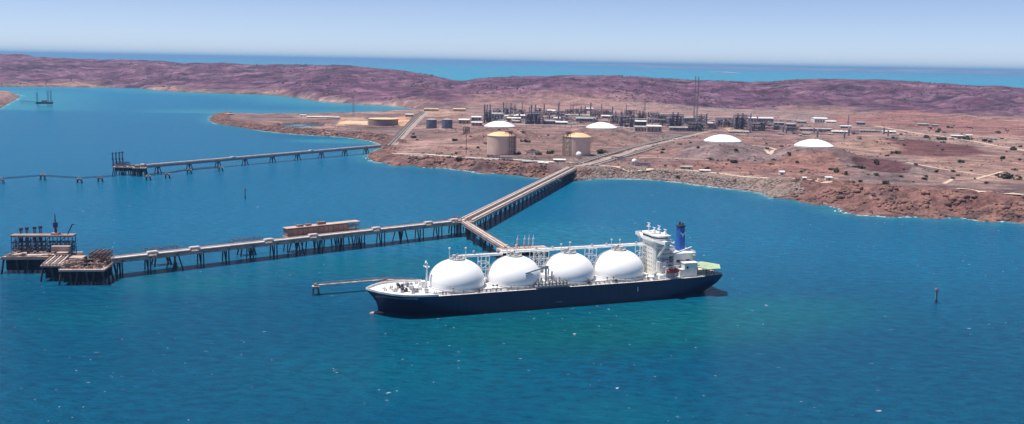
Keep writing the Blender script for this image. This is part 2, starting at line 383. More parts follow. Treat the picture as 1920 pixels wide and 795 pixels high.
def mixc(t, typ, f, A, B):
    m = t.nodes.new('ShaderNodeMix'); m.data_type = 'RGBA'; m.blend_type = typ
    for k, v in ((0, f), (6, A), (7, B)):
        if hasattr(v, 'is_output') or isinstance(v, bpy.types.NodeSocket): t.links.new(v, m.inputs[k])
        else: m.inputs[k].default_value = v if k == 0 else (*v, 1)
    return m.outputs[2]
g1 = noise(gt, geo.outputs['Position'], .12, 6, .7); g2 = noise(gt, geo.outputs['Position'], .018, 7, .75)
k1 = ramp(gt, g1.outputs['Fac'], [(.3, (.55,.52,.52)), (.5, (1,1,1)), (.7, (1.3,1.27,1.24))])
k2 = ramp(gt, g2.outputs['Fac'], [(.35, (.5,.47,.5)), (.5, (1,1,1)), (.65, (1.4,1.36,1.32))])
mp_ = gt.nodes.new('ShaderNodeMapping'); mp_.inputs['Scale'].default_value = (.4, 1, 1); gt.links.new(geo.outputs['Position'], mp_.inputs['Vector'])
g5 = noise(gt, mp_.outputs[0], .035, 6, .8); k5 = ramp(gt, g5.outputs['Fac'], [(.36, (.55,.52,.56)), (.5, (1,1,1)), (.64, (1.4,1.36,1.3))])
g6 = noise(gt, geo.outputs['Position'], .3, 4, .7); k6 = ramp(gt, g6.outputs['Fac'], [(.36, (.68,.66,.66)), (.64, (1.25,1.22,1.2))])
c0 = mixc(gt, 'MULTIPLY', .85, va.outputs['Color'], k5.outputs[0]); c0 = mixc(gt, 'MULTIPLY', .8, c0, k6.outputs[0])
c1 = mixc(gt, 'MULTIPLY', .8, c0, k1.outputs[0]); c2 = mixc(gt, 'MULTIPLY', .9, c1, k2.outputs[0])
# scattered scrub specks
vo = gt.nodes.new('ShaderNodeTexVoronoi'); vo.inputs['Scale'].default_value = .07; gt.links.new(geo.outputs['Position'], vo.inputs['Vector'])
k3 = ramp(gt, vo.outputs['Distance'], [(.12, (1,1,1)), (.2, (0,0,0))])
c3 = mixc(gt, 'MIX', 0, c2, (.07,.06,.045)); mx = c3.node
ml = gt.nodes.new('ShaderNodeMath'); ml.operation = 'MULTIPLY'; gt.links.new(k3.outputs[0], ml.inputs[0]); ml.inputs[1].default_value = .55
gt.links.new(ml.outputs[0], mx.inputs[0]); gt.links.new(c3, gb.inputs['Base Color'])
gb.inputs['Roughness'].default_value = .95; gb.inputs['Specular IOR Level'].default_value = .15
bp = gt.nodes.new('ShaderNodeBump'); bp.inputs['Strength'].default_value = .9; bp.inputs['Distance'].default_value = 6
g4 = noise(gt, geo.outputs['Position'], .05, 8, .75); gt.links.new(g4.outputs['Fac'], bp.inputs['Height']); gt.links.new(bp.outputs[0], gb.inputs['Normal'])
me.materials.append(gm); go = bpy.data.objects.new('ground', me); COL.objects.link(go); tag(go, kind='structure')
# ------------------------------------------------------------------ sea
X, Y = fan(-3.2, 3.2, 1200, 60, 160000, 560)
Xr = np.where(np.abs(X) > 60000, np.sign(X)*60000, X)*1.0
Dw = np.full(X.shape, -1e4); near = (Y < 9000) & (np.abs(X) < 1.1*Y); Dw[near] = np.maximum(sdist(X[near], Y[near], coastA), sdist(X[near], Y[near], isleB))
me, used = grid_mesh('sea', X, Y, np.zeros_like(X))
xv = X.ravel()[used]; yv = Y.ravel()[used]; dw = Dw.ravel()[used]
ap = 960+FPX*xv/yv
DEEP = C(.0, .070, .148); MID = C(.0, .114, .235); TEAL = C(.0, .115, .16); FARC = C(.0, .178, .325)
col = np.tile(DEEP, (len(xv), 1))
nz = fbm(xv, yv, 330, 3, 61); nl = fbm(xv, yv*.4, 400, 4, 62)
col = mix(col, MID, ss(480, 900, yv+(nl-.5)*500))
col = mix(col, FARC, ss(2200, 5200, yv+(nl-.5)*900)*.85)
def blob(px, py, rx, ry, c, k):
    global col
    p = at(px, py); r = np.hypot((xv-p[0])/rx, (yv-p[1])/ry)+(nz-.5)*.9; col = mix(col, c, ss(1.1, .2, r)*k)
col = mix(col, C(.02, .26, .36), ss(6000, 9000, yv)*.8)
blob(1050, 625, 150, 85, C(.001,.092,.11), .7); blob(1330, 600, 110, 80, C(.004,.115,.14), .6); blob(1500, 580, 90, 60, TEAL, .5)
blob(800, 700, 120, 80, TEAL, .35); blob(1150, 770, 70, 50, TEAL, .4); blob(150, 590, 60, 50, TEAL, .35); blob(330, 530, 80, 50, TEAL, .5); blob(750, 500, 160, 60, TEAL, .5)
blob(950, 440, 250, 120, C(.012,.155,.25), .6)
blob(640, 265, 170, 60, C(.02,.24,.30), .7)
sh = ss(-55, -3, dw)*.55; col = mix(col, C(.02,.20,.26), sh)
sh2 = ss(-420, -20, dw)*(yv > 2900)*.6; col = mix(col, C(.03,.25,.31), sh2)
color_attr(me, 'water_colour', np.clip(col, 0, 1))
fa_ = me.attributes.new('foam', 'FLOAT', 'POINT'); fa_.data.foreach_set('value', (ss(-9, -1, dw)*(ss(.42, .62, fbm(xv, yv, 40, 3, 8)))*(yv < 4200)).astype(np.float32))
wm, wt, wb = new_mat('sea_mat')
va = wt.nodes.new('ShaderNodeVertexColor'); va.layer_name = 'water_colour'
at_ = wt.nodes.new('ShaderNodeAttribute'); at_.attribute_name = 'foam'
geo = wt.nodes.new('ShaderNodeNewGeometry')
mp = wt.nodes.new('ShaderNodeMapping'); wt.links.new(geo.outputs['Position'], mp.inputs['Vector']); mp.inputs['Rotation'].default_value = (0, 0, .22); mp.inputs['Scale'].default_value = (.55, 1, 1)
n1 = noise(wt, mp.outputs[0], .17, 6, .65); n2 = noise(wt, mp.outputs[0], .55, 4, .6); n3 = noise(wt, mp.outputs[0], .02, 4, .6)
k = ramp(wt, n3.outputs['Fac'], [(.3, (.95,.96,.97)), (.7, (1.05,1.05,1.04))])
cA = mixc(wt, 'MULTIPLY', 1.0, va.outputs['Color'], k.outputs[0])
kk = ramp(wt, n1.outputs['Fac'], [(.34, (.66,.76,.82)), (.66, (1.4,1.27,1.19))]); cA = mixc(wt, 'MULTIPLY', 1.0, cA, kk.outputs[0])
# white caps: rare short crests
wcn = noise(wt, mp.outputs[0], .28, 3, .55); wc = ramp(wt, wcn.outputs['Fac'], [(.70, (0,0,0)), (.74, (1,1,1))])
big = noise(wt, geo.outputs['Position'], .012, 2); bk = ramp(wt, big.outputs['Fac'], [(.47, (0,0,0)), (.62, (1,1,1))])
mm = wt.nodes.new('ShaderNodeMath'); mm.operation = 'MULTIPLY'; wt.links.new(wc.outputs[0], mm.inputs[0]); wt.links.new(bk.outputs[0], mm.inputs[1])
fn = noise(wt, geo.outputs['Position'], .35, 3); fk = ramp(wt, fn.outputs['Fac'], [(.42, (0,0,0)), (.58, (1,1,1))])
m2 = wt.nodes.new('ShaderNodeMath'); m2.operation = 'MULTIPLY'; wt.links.new(at_.outputs['Fac'], m2.inputs[0]); wt.links.new(fk.outputs[0], m2.inputs[1])
m3 = wt.nodes.new('ShaderNodeMath'); m3.operation = 'MAXIMUM'; wt.links.new(mm.outputs[0], m3.inputs[0]); wt.links.new(m2.outputs[0], m3.inputs[1])
m4 = wt.nodes.new('ShaderNodeMath'); m4.operation = 'MULTIPLY'; wt.links.new(m3.outputs[0], m4.inputs[0]); m4.inputs[1].default_value = .8
cB = mixc(wt, 'MIX', m4.outputs[0], cA, (.75,.78,.8)); wt.links.new(cB, wb.inputs['Base Color'])
wb.inputs['Roughness'].default_value = .22; wb.inputs['IOR'].default_value = 1.33; wb.inputs['Specular IOR Level'].default_value = .07
ad = wt.nodes.new('ShaderNodeMath'); ad.operation = 'MULTIPLY_ADD'; wt.links.new(n1.outputs['Fac'], ad.inputs[0]); ad.inputs[1].default_value = 2.2; wt.links.new(n2.outputs['Fac'], ad.inputs[2])
bp = wt.nodes.new('ShaderNodeBump'); bp.inputs['Strength'].default_value = 1.0; bp.inputs['Distance'].default_value = 1.5
wt.links.new(ad.outputs[0], bp.inputs['Height']); wt.links.new(bp.outputs[0], wb.inputs['Normal'])
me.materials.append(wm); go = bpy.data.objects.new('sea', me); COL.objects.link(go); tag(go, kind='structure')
# far islands
def island(px0, px1, Yd, hmax, seed):
    n = 90; a0 = atY(px0, 130, Yd)[0]; a1 = atY(px1, 130, Yd)[0]; xs = np.linspace(a0, a1, n); ys = np.linspace(-2200, 2200, 9)
    Xg, Yg = np.meshgrid(xs, ys); e = np.sin(PI*np.linspace(0, 1, n))**.35
    Zg = (1-(Yg/2200)**2)*hmax*e[None, :]*(.72+.4*fbm(Xg, Yg+Yd, 2600, 4, seed))-3
    me, _ = grid_mesh('island', Xg, Yg+Yd, Zg); me.materials.append(M['island']); o = bpy.data.objects.new('island', me); COL.objects.link(o); tag(o, kind='structure')
island(1200, 1560, 62000, 225, 2); island(1470, 2350, 60000, 255, 5); island(1060, 1300, 80000, 215, 9); island(1352, 1362, 26000, 30, 12)
# ------------------------------------------------------------------ roads and tracks (draped strips)
def strip(name, pts, wid, m, lift=.35, z=12.0, seg=12):
    q = [gnd(x, y) for x, y in pts]; line = []
    for A, B in zip(q[:-1], q[1:]):
        L = np.linalg.norm(B[:2]-A[:2]); n = max(1, int(L/seg))
        for i in range(n): line.append((A+(B-A)*i/n)[:2])
    line.append(q[-1][:2]); line = np.array(line); T = np.gradient(line, axis=0); T /= np.linalg.norm(T, axis=1)[:, None]+1e-9
    N = np.stack([-T[:, 1], T[:, 0]], -1); mb = MB(); offs = np.linspace(-.5, .5, 5)
    G = np.stack([line+N*wid*o for o in offs], 1); Zs = height(G[..., 0], G[..., 1])
    Zs = np.maximum(Zs, Zs.mean(1, keepdims=True)-.3)+lift
    k = len(offs); vs = [(G[i,j,0], G[i,j,1], Zs[i,j]) for i in range(len(line)) for j in range(k)]
    fs = [(i*k+j, i*k+j+1, (i+1)*k+j+1, (i+1)*k+j) for i in range(len(line)-1) for j in range(k-1)]
    mb.add(vs, fs); o = mb.build(name, m, smooth=True); tag(o, kind='structure'); return o
strip('road', [(1083,312),(1130,300),(1190,281),(1262,262),(1330,246)], 14, 'asphalt')
strip('road', [(737,272),(762,248),(790,220),(803,209)], 16, 'asphalt')
strip('road', [(760,290),(860,295),(960,300),(1080,305),(1180,318),(1300,320),(1420,333),(1560,342),(1700,352),(1920,366)], 11, 'track')
strip('path', [(1700,305),(1760,316),(1850,330),(1920,338)], 8, 'track', .4)
strip('path', [(1770,345),(1785,337),(1830,336),(1880,322),(1960,320)], 6, 'track', .5)
strip('path', [(1400,272),(1440,276),(1462,283),(1445,290),(1415,284)], 8, 'track', .45)
strip('road', [(800,238),(900,240),(1000,243),(1180,247),(1300,249),(1480,252),(1600,262)], 10, 'asphalt', .3)
strip('path', [(1640,236),(1720,250),(1830,266),(1960,290)], 12, 'track', .4)
strip('path', [(1100,296),(1220,296),(1330,300)], 6, 'track', .5)
# ------------------------------------------------------------------ THE SHIP
TH = math.radians(20.3); O = at(709, 586)
ship = thing('gas_carrier_ship', 'large dark blue gas carrier with four white dome tanks moored at the jetty', 'ship', O, TH)
KH = [(-2.5, .0), (0, .0), (4, -.3), (8, -1.4), (12, -4.2), (16.6, -8.5)]
def hull_pt(t, k):
    z, stem = KH[k]; g = k/(len(KH)-1)
    s0 = stem; s1 = [250, 253, 256, 259, 261.5, 263][k]
    s = s0+(s1-s0)*t
    # deck sheer
    zd = 14.6+2.2*(max(0, 1-(s+8)/45))**1.3+.6*ss(200, 255, np.array(s))
    zz = z if k < 5 else zd
    if k == 4: zz = min(12, zd-2)
    L = s1-s0; q = s-s0; lb = [78, 76, 64, 50, 41, 34][k]
    bow = 1-(1-min(q/lb, 1))**(1.6+1.0*g)
    r = s1-s; la = [58, 54, 48, 42, 34, 28][k]; fl = [.3, .42, .58, .74, .82, .86][k]
    st = fl+(1-fl)*(1-(1-min(r/la, 1))**2.0)
    return s, 23*bow*st, float(zz)
NT = 72; ts = [((i/NT)**1.0) for i in range(NT+1)]; ts = sorted(set([0, .003, .008, .015, .025]+ts+[.985, .995]))
mb = MB(); n = len(ts); K = len(KH); vs = []
for sgn in (-1, 1):
    for tt in ts:
        for k in range(K):
            s, b, z = hull_pt(tt, k); vs.append((s, sgn*b, z))
fs = []
for side in range(2):
    o = side*n*K
    for i in range(n-1):
        for k in range(K-1):
            q = (o+i*K+k, o+(i+1)*K+k, o+(i+1)*K+k+1, o+i*K+k+1); fs.append(q if side == 0 else q[::-1])
for k in range(K-1): fs.append(((n-1)*K+k, n*K+(n-1)*K+k, n*K+(n-1)*K+k+1, (n-1)*K+k+1))
mb.add(vs, fs); hull = mb.build('hull', 'navy', ship, smooth=True)
# deck
def dk(s):       # half beam and z at deck edge for station s
    tt = (s+8.5)/(263+8.5); return hull_pt(tt, K-1)[1:]
mb = MB(); vs = []; fs = []
for i, tt in enumerate(ts):
    s, b, z = hull_pt(tt, K-1)
    for y in (-1, -.5, 0, .5, 1): vs.append((s, y*max(b-.25, 0), z-.25+.0*(1-abs(y))))
for i in range(n-1):
    for j in range(4): fs.append((i*5+j, (i+1)*5+j, (i+1)*5+j+1, i*5+j+1))
mb.add(vs, fs); mb.build('deck', 'deck', ship)
# bulwark at the bow, rails along the rest
mb = MB()
for sgn in (-1, 1):
    pts = [hull_pt(tt, K-1) for tt in ts if tt < .17]
    for p, q in zip(pts[:-1], pts[1:]): mb.add([(p[0], sgn*p[1], p[2]-.1), (q[0], sgn*q[1], q[2]-.1), (q[0], sgn*(q[1]+.1), q[2]+1.2), (p[0], sgn*(p[1]+.1), p[2]+1.2),
        (p[0]+.25, sgn*max(p[1]-.3, 0), p[2]-.1), (q[0]+.25, sgn*max(q[1]-.3, 0), q[2]-.1), (q[0]+.25, sgn*max(q[1]-.25, 0), q[2]+1.2), (p[0]+.25, sgn*max(p[1]-.25, 0), p[2]+1.2)], [(0,1,2,3),(4,7,6,5),(3,2,6,7)])
mb.build('bulwark', 'white', ship)
mb = MB()
for sgn in (-1, 1):
    pts = [(s, sgn*(dk(s)[0]-.3), dk(s)[1]-.2) for s in range(38, 262, 8)]; mb = MB().rail(pts, 1.2, 2.7, .12); mb.build('railing', 'lgrey', ship)
mb = MB()
for i in range(3):
    a0 = 8-i
mb.lathe([(0.01, 4.2), (1.2, 3.6), (2.0, 2.2), (2.3, 0), (2.3, -9)], (0,0,0), 14); mb.v = [(-z*1.0-.6, y, x*.9+.1) if False else (-(z+.0)*1.3-1.0, y*.9, x*.75-.55) for x, y, z in mb.v]
mb.build('bulbous_bow', 'bulb', ship, smooth=True)
# trunk deck around the domes
DS = [56.5, 99.5, 142, 183]; RT = 19.6
mb = MB(); mb.prism([(30,-11),(36,-16.5),(206,-16.5),(206,16.5),(36,16.5),(30,11)], 14, 15.6); mb.build('trunk_deck', 'white', ship)
for i, s in enumerate(DS):
    prof = []; zc, rv = 19.3, 15.5
    for j in range(-2, 24):
        an = j/24*PI/2*1.0 if j >= 0 else j/24*PI/2*3.4
        prof.append((RT*math.cos(an), zc+rv*math.sin(an)))
    prof = [p for p in prof if p[1] > 15.2]; prof.append((2.5, zc+rv*.994))
    mb = MB().lathe(prof, (s, 0, 0), 72); d = mb.build('dome_tank', 'dome', ship, smooth=True)
    MB().lathe([(RT+.75, 14.8), (RT+.75, 16.3), (RT-.8, 16.5)], (s, 0, 0), 64).build('tank_skirt', 'lgrey', d, smooth=False)
    m_ = MB(); m_.lathe([(5.6, zc+rv-1.4), (5.6, zc+rv+.3), (0, zc+rv+.35)], (s, 0, 0), 20)
    ring = [(s+5.4*math.cos(t*PI/6), 5.4*math.sin(t*PI/6), zc+rv+.3) for t in range(13)]; m_.rail(ring, 1.2, 3, .13)
    m_.build('top_platform', 'lgrey', d)
    m_ = MB(); h = zc+rv
    m_.cyl((s-2, 1, h), (s-2, 1, h+2.6), 1.5, n=12); m_.box(s+.5, s+3.2, -2, 1, h, h+2.0); m_.cyl((s+1, 2.5, h), (s+1, 2.5, h+3.2), .5)
    m_.cyl((s-4, -2.5, h), (s-4, -2.5, h+1.5), .6); m_.box(s-1, s+1, -4, -2.6, h, h+1.2); build_each(m_, 'tank_fitting', 'lgrey', d)
    m_ = MB()
    for q, hh in ((-5, 7.5 if i != 2 else 6), (7 if i == 0 else 2, 7)):
        m_.cyl((s+q, 2, h-1), (s+q, 2, h+hh), .32, .22, 8); m_.cyl((s+q, 2, h+hh-.7), (s+q, 2, h+hh+.3), .75, n=10)
    build_each(m_, 'vent_mast', 'white', d, 2)
    # curved ladder rail on the forward side
    m_ = MB(); pr_ = None
    for j in range(0, 22):
        an = j/24*PI/2; r_ = RT*math.cos(an)+.5; z_ = zc+rv*math.sin(an)+.4; ps = [(s-r_*math.cos(.2*sg), r_*math.sin(.2*sg), z_) for sg in (1, 1.06)]
        if pr_:
            for A_, B_ in zip(pr_, ps): m_.beam(A_, B_, .22, .3)
        pr_ = ps
    m_.build('ladder', 'lgrey', d)
# pipe trunk and walkway over the tanks, carried on trestles between them
mb = MB(); ZP = 35.2
mb.box(58, 92, 3.2, 6.2, ZP-.6, ZP+.9); mb.box(92, 210, 4.2, 7.4, ZP+.6, ZP+2.2)
mb.cyl((60, 7.2, ZP), (92, 7.2, ZP), .6, n=8); mb.cyl((92, 8.6, ZP+1), (208, 8.6, ZP+1), .6, n=8); mb.cyl((92, 3.2, ZP+1.2), (208, 3.2, ZP+1.2), .45, n=8)
mb.build('pipe_trunk', 'white', ship)
mb = MB(); mb.rail([(92, 4.3, ZP+2.2), (208, 4.3, ZP+2.2)], 1.2, 3, .12); mb.rail([(58, 3.3, ZP+.9), (92, 3.3, ZP+.9)], 1.2, 3, .12)
for x in (70, 88, 118, 131, 163, 175, 200): mb.box(x, x+1.2, 5, 6.2, ZP+2, ZP+3.6)
mb.build('walkway_railing', 'lgrey', ship)
for c in (78, 121, 162.5, 205):
    mb = MB(); wv = 3 if c != 121 else 6
    mb.frame(c-wv, c+wv, 1.5, 9, 15.5, ZP-.4+(1 if c > 92 else 0), 1 if wv == 3 else 3, 1, 4, .45)
    mb.build('pipe_trestle', 'white', ship)
mb = MB()
for c in (121,):
    for j in range(7): mb.cyl((c-7+j*2.2, 6+(j%3)*1.6, 15.5), (c-7+j*2.2, 6+(j%3)*1.6, 30-(j%2)*6), .5, n=8)
    mb.box(c-8, c-2, -8, 9, 15.6, 19); mb.box(c-1, c+3, -11, 2, 15.6, 20.5); mb.box(c+4, c+8, -6, 8, 15.6, 18)
    mb.cyl((c-3, -20, 17), (c-3, 8, 19), .8, n=8); mb.cyl((c+2, -20, 17), (c+2, 8, 19), .8, n=8)
mb.build('cargo_machinery_house', 'white', ship)
# manifold platform at the near side
def manifold(sgn):
    mb = MB(); c = 121
    mb.box(c-13, c+13, sgn*17 if sgn > 0 else -22.6, 22.6 if sgn > 0 else -17, 15.6, 16.4)
    for j in range(9):
        y0 = sgn*22.2; y1 = sgn*15
        mb.cyl((c-11+j*2.7, y0, 17.6), (c-11+j*2.7, y1, 17.6), .45, n=8); mb.cyl((c-11+j*2.7, y0, 17.6), (c-11+j*2.7, y0-.3*sgn, 17.6), .8, n=10)
        mb.cyl((c-11+j*2.7, y1, 17.6), (c-11+j*2.7, y1-sgn*.2, 20.2), .35, n=6); mb.box(c-10.4+j*2.7, c-9.6+j*2.7, sgn*19-.5, sgn*19+.5, 16.4, 19.3)
    mb.rail([(c-13, sgn*22.4, 16.4), (c+13, sgn*22.4, 16.4)], 1.2, 2, .12)
    return mb.build('cargo_manifold', 'grey', ship)
manifold(-1); manifold(1)
mb = MB(); mb.cyl((119, -13, 15.6), (119, -13, 27), 1.0, .8, 12); mb.box(117.6, 120.6, -14.3, -11.7, 26.6, 28.8)
mb.beam((119, -13, 28.0), (101, -19, 25.5), .9, 1.1); mb.beam((119, -13, 29), (112, -16, 27.4), .3)
mb.cyl((101.5, -19, 25.4), (101.5, -19, 21), .12, n=6); mb.build('hose_crane', 'lgrey', ship)
mb = MB(); mb.cyl((124.5, -11, 15.6), (124.5, -11, 24), .7, n=10); mb.cyl((122, -9, 15.6), (122, -11, 26), .6, n=10); mb.build('crane_post', 'lgrey', ship)
# foredeck gear
for x, y in ((17, -6), (17, 6), (24, -8), (24, 8)):
    mb = MB(); mb.box(x-2.2, x+2.2, y-1.7, y+1.7, 15.4, 16.3); mb.cyl((x-1.4, y-2, 17.2), (x-1.4, y+2, 17.2), 1.1, n=12); mb.cyl((x+1.5, y-1.2, 16.9), (x+1.5, y+1.2, 16.9), .8, n=10); mb.build('mooring_winch', 'dark' if x < 20 else 'grey', ship)
mb = MB()
for x, y in ((4, -2.5), (4, 2.5), (10, -6), (10, 6), (14, -9.5), (30, -14.5), (30, 14), (35, -18), (28, -4), (12, 0), (21, -12.5), (21, 12)):
    for dx in (0, 1.3): mb.cyl((x+dx, y, 15), (x+dx, y, 17), .4, n=8)
    mb.box(x-.6, x+1.9, y-.5, y+.5, 15.2, 15.9)
mb.box(22, 25, -2, 2, 15, 17.6); mb.box(31, 34, 6, 9, 15, 17.5); mb.box(30.5, 33, -11, -9, 15, 17.2)
for k in range(16):
    x = random.uniform(8, 36); y = random.uniform(-1, 1)*min(14, x*.45); mb.box(x-.6, x+.6, y-.5, y+.5, 14.8, 15.6+random.random()*1.4)
build_each(mb, 'deck_fitting', 'lgrey', ship)
mb = MB(); mb.cyl((34.5, 0, 15), (34.5, 0, 33.5), .7, .35, 10)
for z in (22, 25, 28, 31): mb.beam((33.6, -.8, z), (35.4, .8, z+1.4), .2)
mb.box(33.0, 36.4, -1.6, 1.6, 30, 30.4); mb.cyl((33.2, -1.5, 33.2), (34.4, 1.6, 33.9), .5, n=8); mb.cyl((32.6, 0, 30.4), (32.6, 0, 31.4), .5, n=8); mb.build('foremast', 'white', ship)
MB().box(30.4, 33.2, -2.3, 1.6, 15, 20.4).build('foremast_house', 'white', ship)
# fore-aft deck clutter beside the tanks
mb = MB()
for k in range(46):
    x = 40+k*3.6+random.uniform(-1, 1); y = -19.6+random.uniform(-1, 1.2)
    if abs(x-121) < 15: continue
    mb.box(x-.5, x+.5, y-.4, y+.4, 14.7, 15.7+random.random()*1.2)
for x in (48, 77, 80, 150, 165, 170, 196, 198, 204): mb.cyl((x, -19, 14.7), (x, -19, 18.6), .25, n=6); mb.box(x-.6, x+.6, -19.6, -18.4, 18, 19)
mb.cyl((38, -18, 16), (206, -18, 16), .3, n=6); mb.cyl((38, -18.9, 16), (206, -18.9, 16), .22, n=6)
mb.build('deck_pipework', 'grey', ship)
for x in (66, 112, 150, 172): MB().box(x-.9, x+.9, -20.6, -19.2, 14.7, 16.9).build('deck_locker', 'dark', ship)
# accommodation tower
SA = 207.5
tw = MB().prism([(SA, -8.5), (SA+1.5, -10.5), (SA+13, -10.5), (SA+13, 10.5), (SA+1.5, 10.5), (SA, 8.5)], 14.4, 41).build('accommodation_block', 'cream', ship)
mb = MB()
for z in (18.2, 21.4, 24.6, 27.8, 31, 34.2, 37.4):
    for j in range(5): mb.box(SA+3.2+j*2, SA+4.2+j*2, -10.6, -10.4, z, z+.7)
    for j in range(6): mb.box(SA-.08, SA+.2, -7.2+j*2.6, -6.4+j*2.6, z, z+.7)
build_each(mb, 'cabin_window', 'glass', tw)
mb = MB()
for z in (17.2, 20.4, 23.6, 26.8, 30, 33.2, 36.4, 39.6):
    mb = MB(); mb.box(SA+6, SA+16, -12.6, -10.5, z, z+.3); mb.rail([(SA+6, -12.5, z+.3), (SA+16, -12.5, z+.3), (SA+16, -10.7, z+.3)], 1.1, 2, .14)
    mb.box(SA+13, SA+16, -10.5, 10.5, z, z+.3); mb.build('deck_balcony', 'white', tw)
MB().box(SA+6, SA+15.5, -13.0, -12.65, 27.0, 27.8).build('side_banner', 'blue', tw)
br = MB(); br.prism([(SA-1.5, -8), (SA+.5, -13), (SA+1.5, -23.4), (SA+6.5, -23.4), (SA+8, -13), (SA+14, -12), (SA+14, 12), (SA+8, 13), (SA+6.5, 23.4), (SA+1.5, 23.4), (SA+.5, 13), (SA-1.5, 8)], 41, 42.2)
br.box(SA-1.4, SA-1.1, -8, 8, 42.2, 43.2); br = br.build('bridge_deck', 'white', ship)
mb = MB()
for sg in (-1, 1):
    MB().beam((SA+3.5, sg*22.4, 41), (SA+3.5, sg*10, 29.5), 1.5, 1.2).build('wing_support', 'white', br); mb = MB(); mb.box(SA+1.5, SA+6.5, sg*23.4-.15, sg*23.4+.15, 42.2, 43.5); mb.add([(SA+1.4, sg*23, 42.2), (SA+.4, sg*13, 42.2), (SA+.4, sg*13, 43.4), (SA+1.4, sg*23, 43.4)], [(0,1,2,3)]); mb.build('wing_bulwark', 'white', br)
wh = MB(); wh.prism([(SA, -8), (SA+2, -12), (SA+12, -12), (SA+12, 12), (SA+2, 12), (SA, 8)], 42.2, 45.2); wh = wh.build('wheelhouse', 'white', ship)
mb = MB(); mb.prism([(SA-.15, -8), (SA+1.9, -12.15), (SA+10, -12.15), (SA+10, 12.15), (SA+1.9, 12.15), (SA-.15, 8)], 43.5, 44.4).build('bridge_windows', 'glass', wh)
mb = MB(); mb.prism([(SA-.8, -8.4), (SA+1.4, -12.8), (SA+12.6, -12.8), (SA+12.6, 12.8), (SA+1.4, 12.8), (SA-.8, 8.4)], 45.2, 45.7); mb.rail([(SA-.6, -8.4, 45.7), (SA-.6, 8.4, 45.7)], 1, 2, .12); mb.build('wheelhouse_roof', 'white', wh)
mb = MB()
for x, y, h in ((SA+2, 3, 53), (SA+7.5, -3, 51.5), (SA+4.5, -1, 50), (SA+10, -8, 49.5)):
    mb.cyl((x, y, 45.6), (x, y, h), .55, .3, 8); mb.box(x-.9, x+.9, y-2.0, y+2.0, h-2.6, h-2.2)
    mb.cyl((x, y, h-2.0), (x, y, h-1.0), 1.0, .8, 10); mb.beam((x, y-2.3, h+.2), (x, y+2.3, h+.2), .5, .35)
mb.box(SA+1, SA+9, -4, 4, 45.7, 46.8); mb.build('radar_mast', 'white', ship)
# small domes on deck edge near tower
mb = MB(); mb.box(SA-3.5, SA-1, -19.5, -17, 14.6, 17.6); mb.cyl((SA-2.2, -18.2, 17.6), (SA-2.2, -18.2, 20.5), .6, n=8); mb.box(SA+1, SA+5, -19, -13.2, 14.6, 17.3); build_each(mb, 'deck_house', 'white', ship)
# engine casing, funnel, aft houses
MB().prism([(SA+2, -12.4), (SA+3.5, -13.6), (SA+9, -13.6), (SA+9, -10.6), (SA+2, -10.6)], 14.6, 26.2).build('lower_house', 'cream', ship)
ec = MB().prism([(SA+16.2, -11.5), (SA+32, -11.5), (SA+34.5, -9), (SA+34.5, 9), (SA+32, 11.5), (SA+16.2, 11.5)], 14.6, 31); ec = ec.build('engine_casing', 'cream', ship)
mb = MB(); mb.box(SA+16.1, SA+35.2, -12.2, 12.2, 31, 31.5); mb.rail([(SA+16.3, -12, 31.5), (SA+35, -12, 31.5), (SA+35, 12, 31.5)], 1.1, 2, .12)
mb.beam((SA+17, -12.4, 32), (SA+31, -12.4, 36), .9); mb.box(SA+18, SA+22, -3, 6, 31.5, 35); mb.build('casing_roof', 'white', ec)
mb = MB()
for x in (SA+19, SA+27): mb.box(x, x+3, -11.62, -11.4, 24.5, 26.5)
build_each(mb, 'casing_vent', 'dark', ec)
fu = MB(); sec = []
for z, a_, b_ in ((31.5, 3.5, 3.8), (49.5, 2.7, 3.0)):
    for k in range(16):
        t_ = 2*PI*k/16; cx, cy = math.cos(t_), math.sin(t_); sec.append((SA+28+a_*math.copysign(abs(cx)**.6, cx), b_*math.copysign(abs(cy)**.6, cy), z))
fu.add(sec, [(k, (k+1)%16, 16+(k+1)%16, 16+k) for k in range(16)]+[tuple(range(16, 32))]); fu = fu.build('funnel', 'blue', ship)
mb = MB(); mb.lathe([(3.7, 50), (3.7, 51.2), (0, 51.3)], (SA+28, 0, 0), 14); mb.cyl((SA+27.4, .6, 51), (SA+27.4, .6, 53.6), .8, n=10); mb.cyl((SA+29.2, -.8, 51), (SA+29.2, -.8, 52.8), .7, n=10); mb.build('exhaust_pipes', 'dark', fu)
mb = MB(); yE = -3.62
mb.add([(SA+25.9, yE-.05, 46.3), (SA+28, yE-.05, 44.6), (SA+27.9, yE-.08, 43.0), (SA+26, yE-.05, 45.2)], [(0,1,2,3)])
mb.add([(SA+30.2, yE-.05, 46.3), (SA+28, yE-.05, 44.6), (SA+27.9, yE-.08, 43.0), (SA+30.1, yE-.05, 45.2)], [(0,1,2,3)])
mb.add([(SA+27.3, yE-.1, 44.2), (SA+28.7, yE-.1, 44.2), (SA+28, yE-.3, 41.6)], [(0,1,2)])
mb.build('funnel_emblem', 'roofw', fu)
ah = MB(); ah.box(SA+21.5, SA+32.5, -19.4, -11.6, 14.8, 25); ah.box(SA+18.5, SA+21.5, -19.4, -11.6, 14.8, 20.5); ah = ah.build('aft_deckhouse', 'cream', ship)
mb = MB(); mb.box(SA+21.1, SA+33, -19.8, -11.6, 25, 25.5); mb.box(SA+18.2, SA+21.1, -19.8, -11.7, 20.5, 20.9); mb.build('deckhouse_roof', 'white', ah)
mb = MB(); mb.cyl((SA+24, -19.6, 22), (SA+24, -19.3, 22), .9, n=12); mb.build('deckhouse_vent', 'dark', ah)
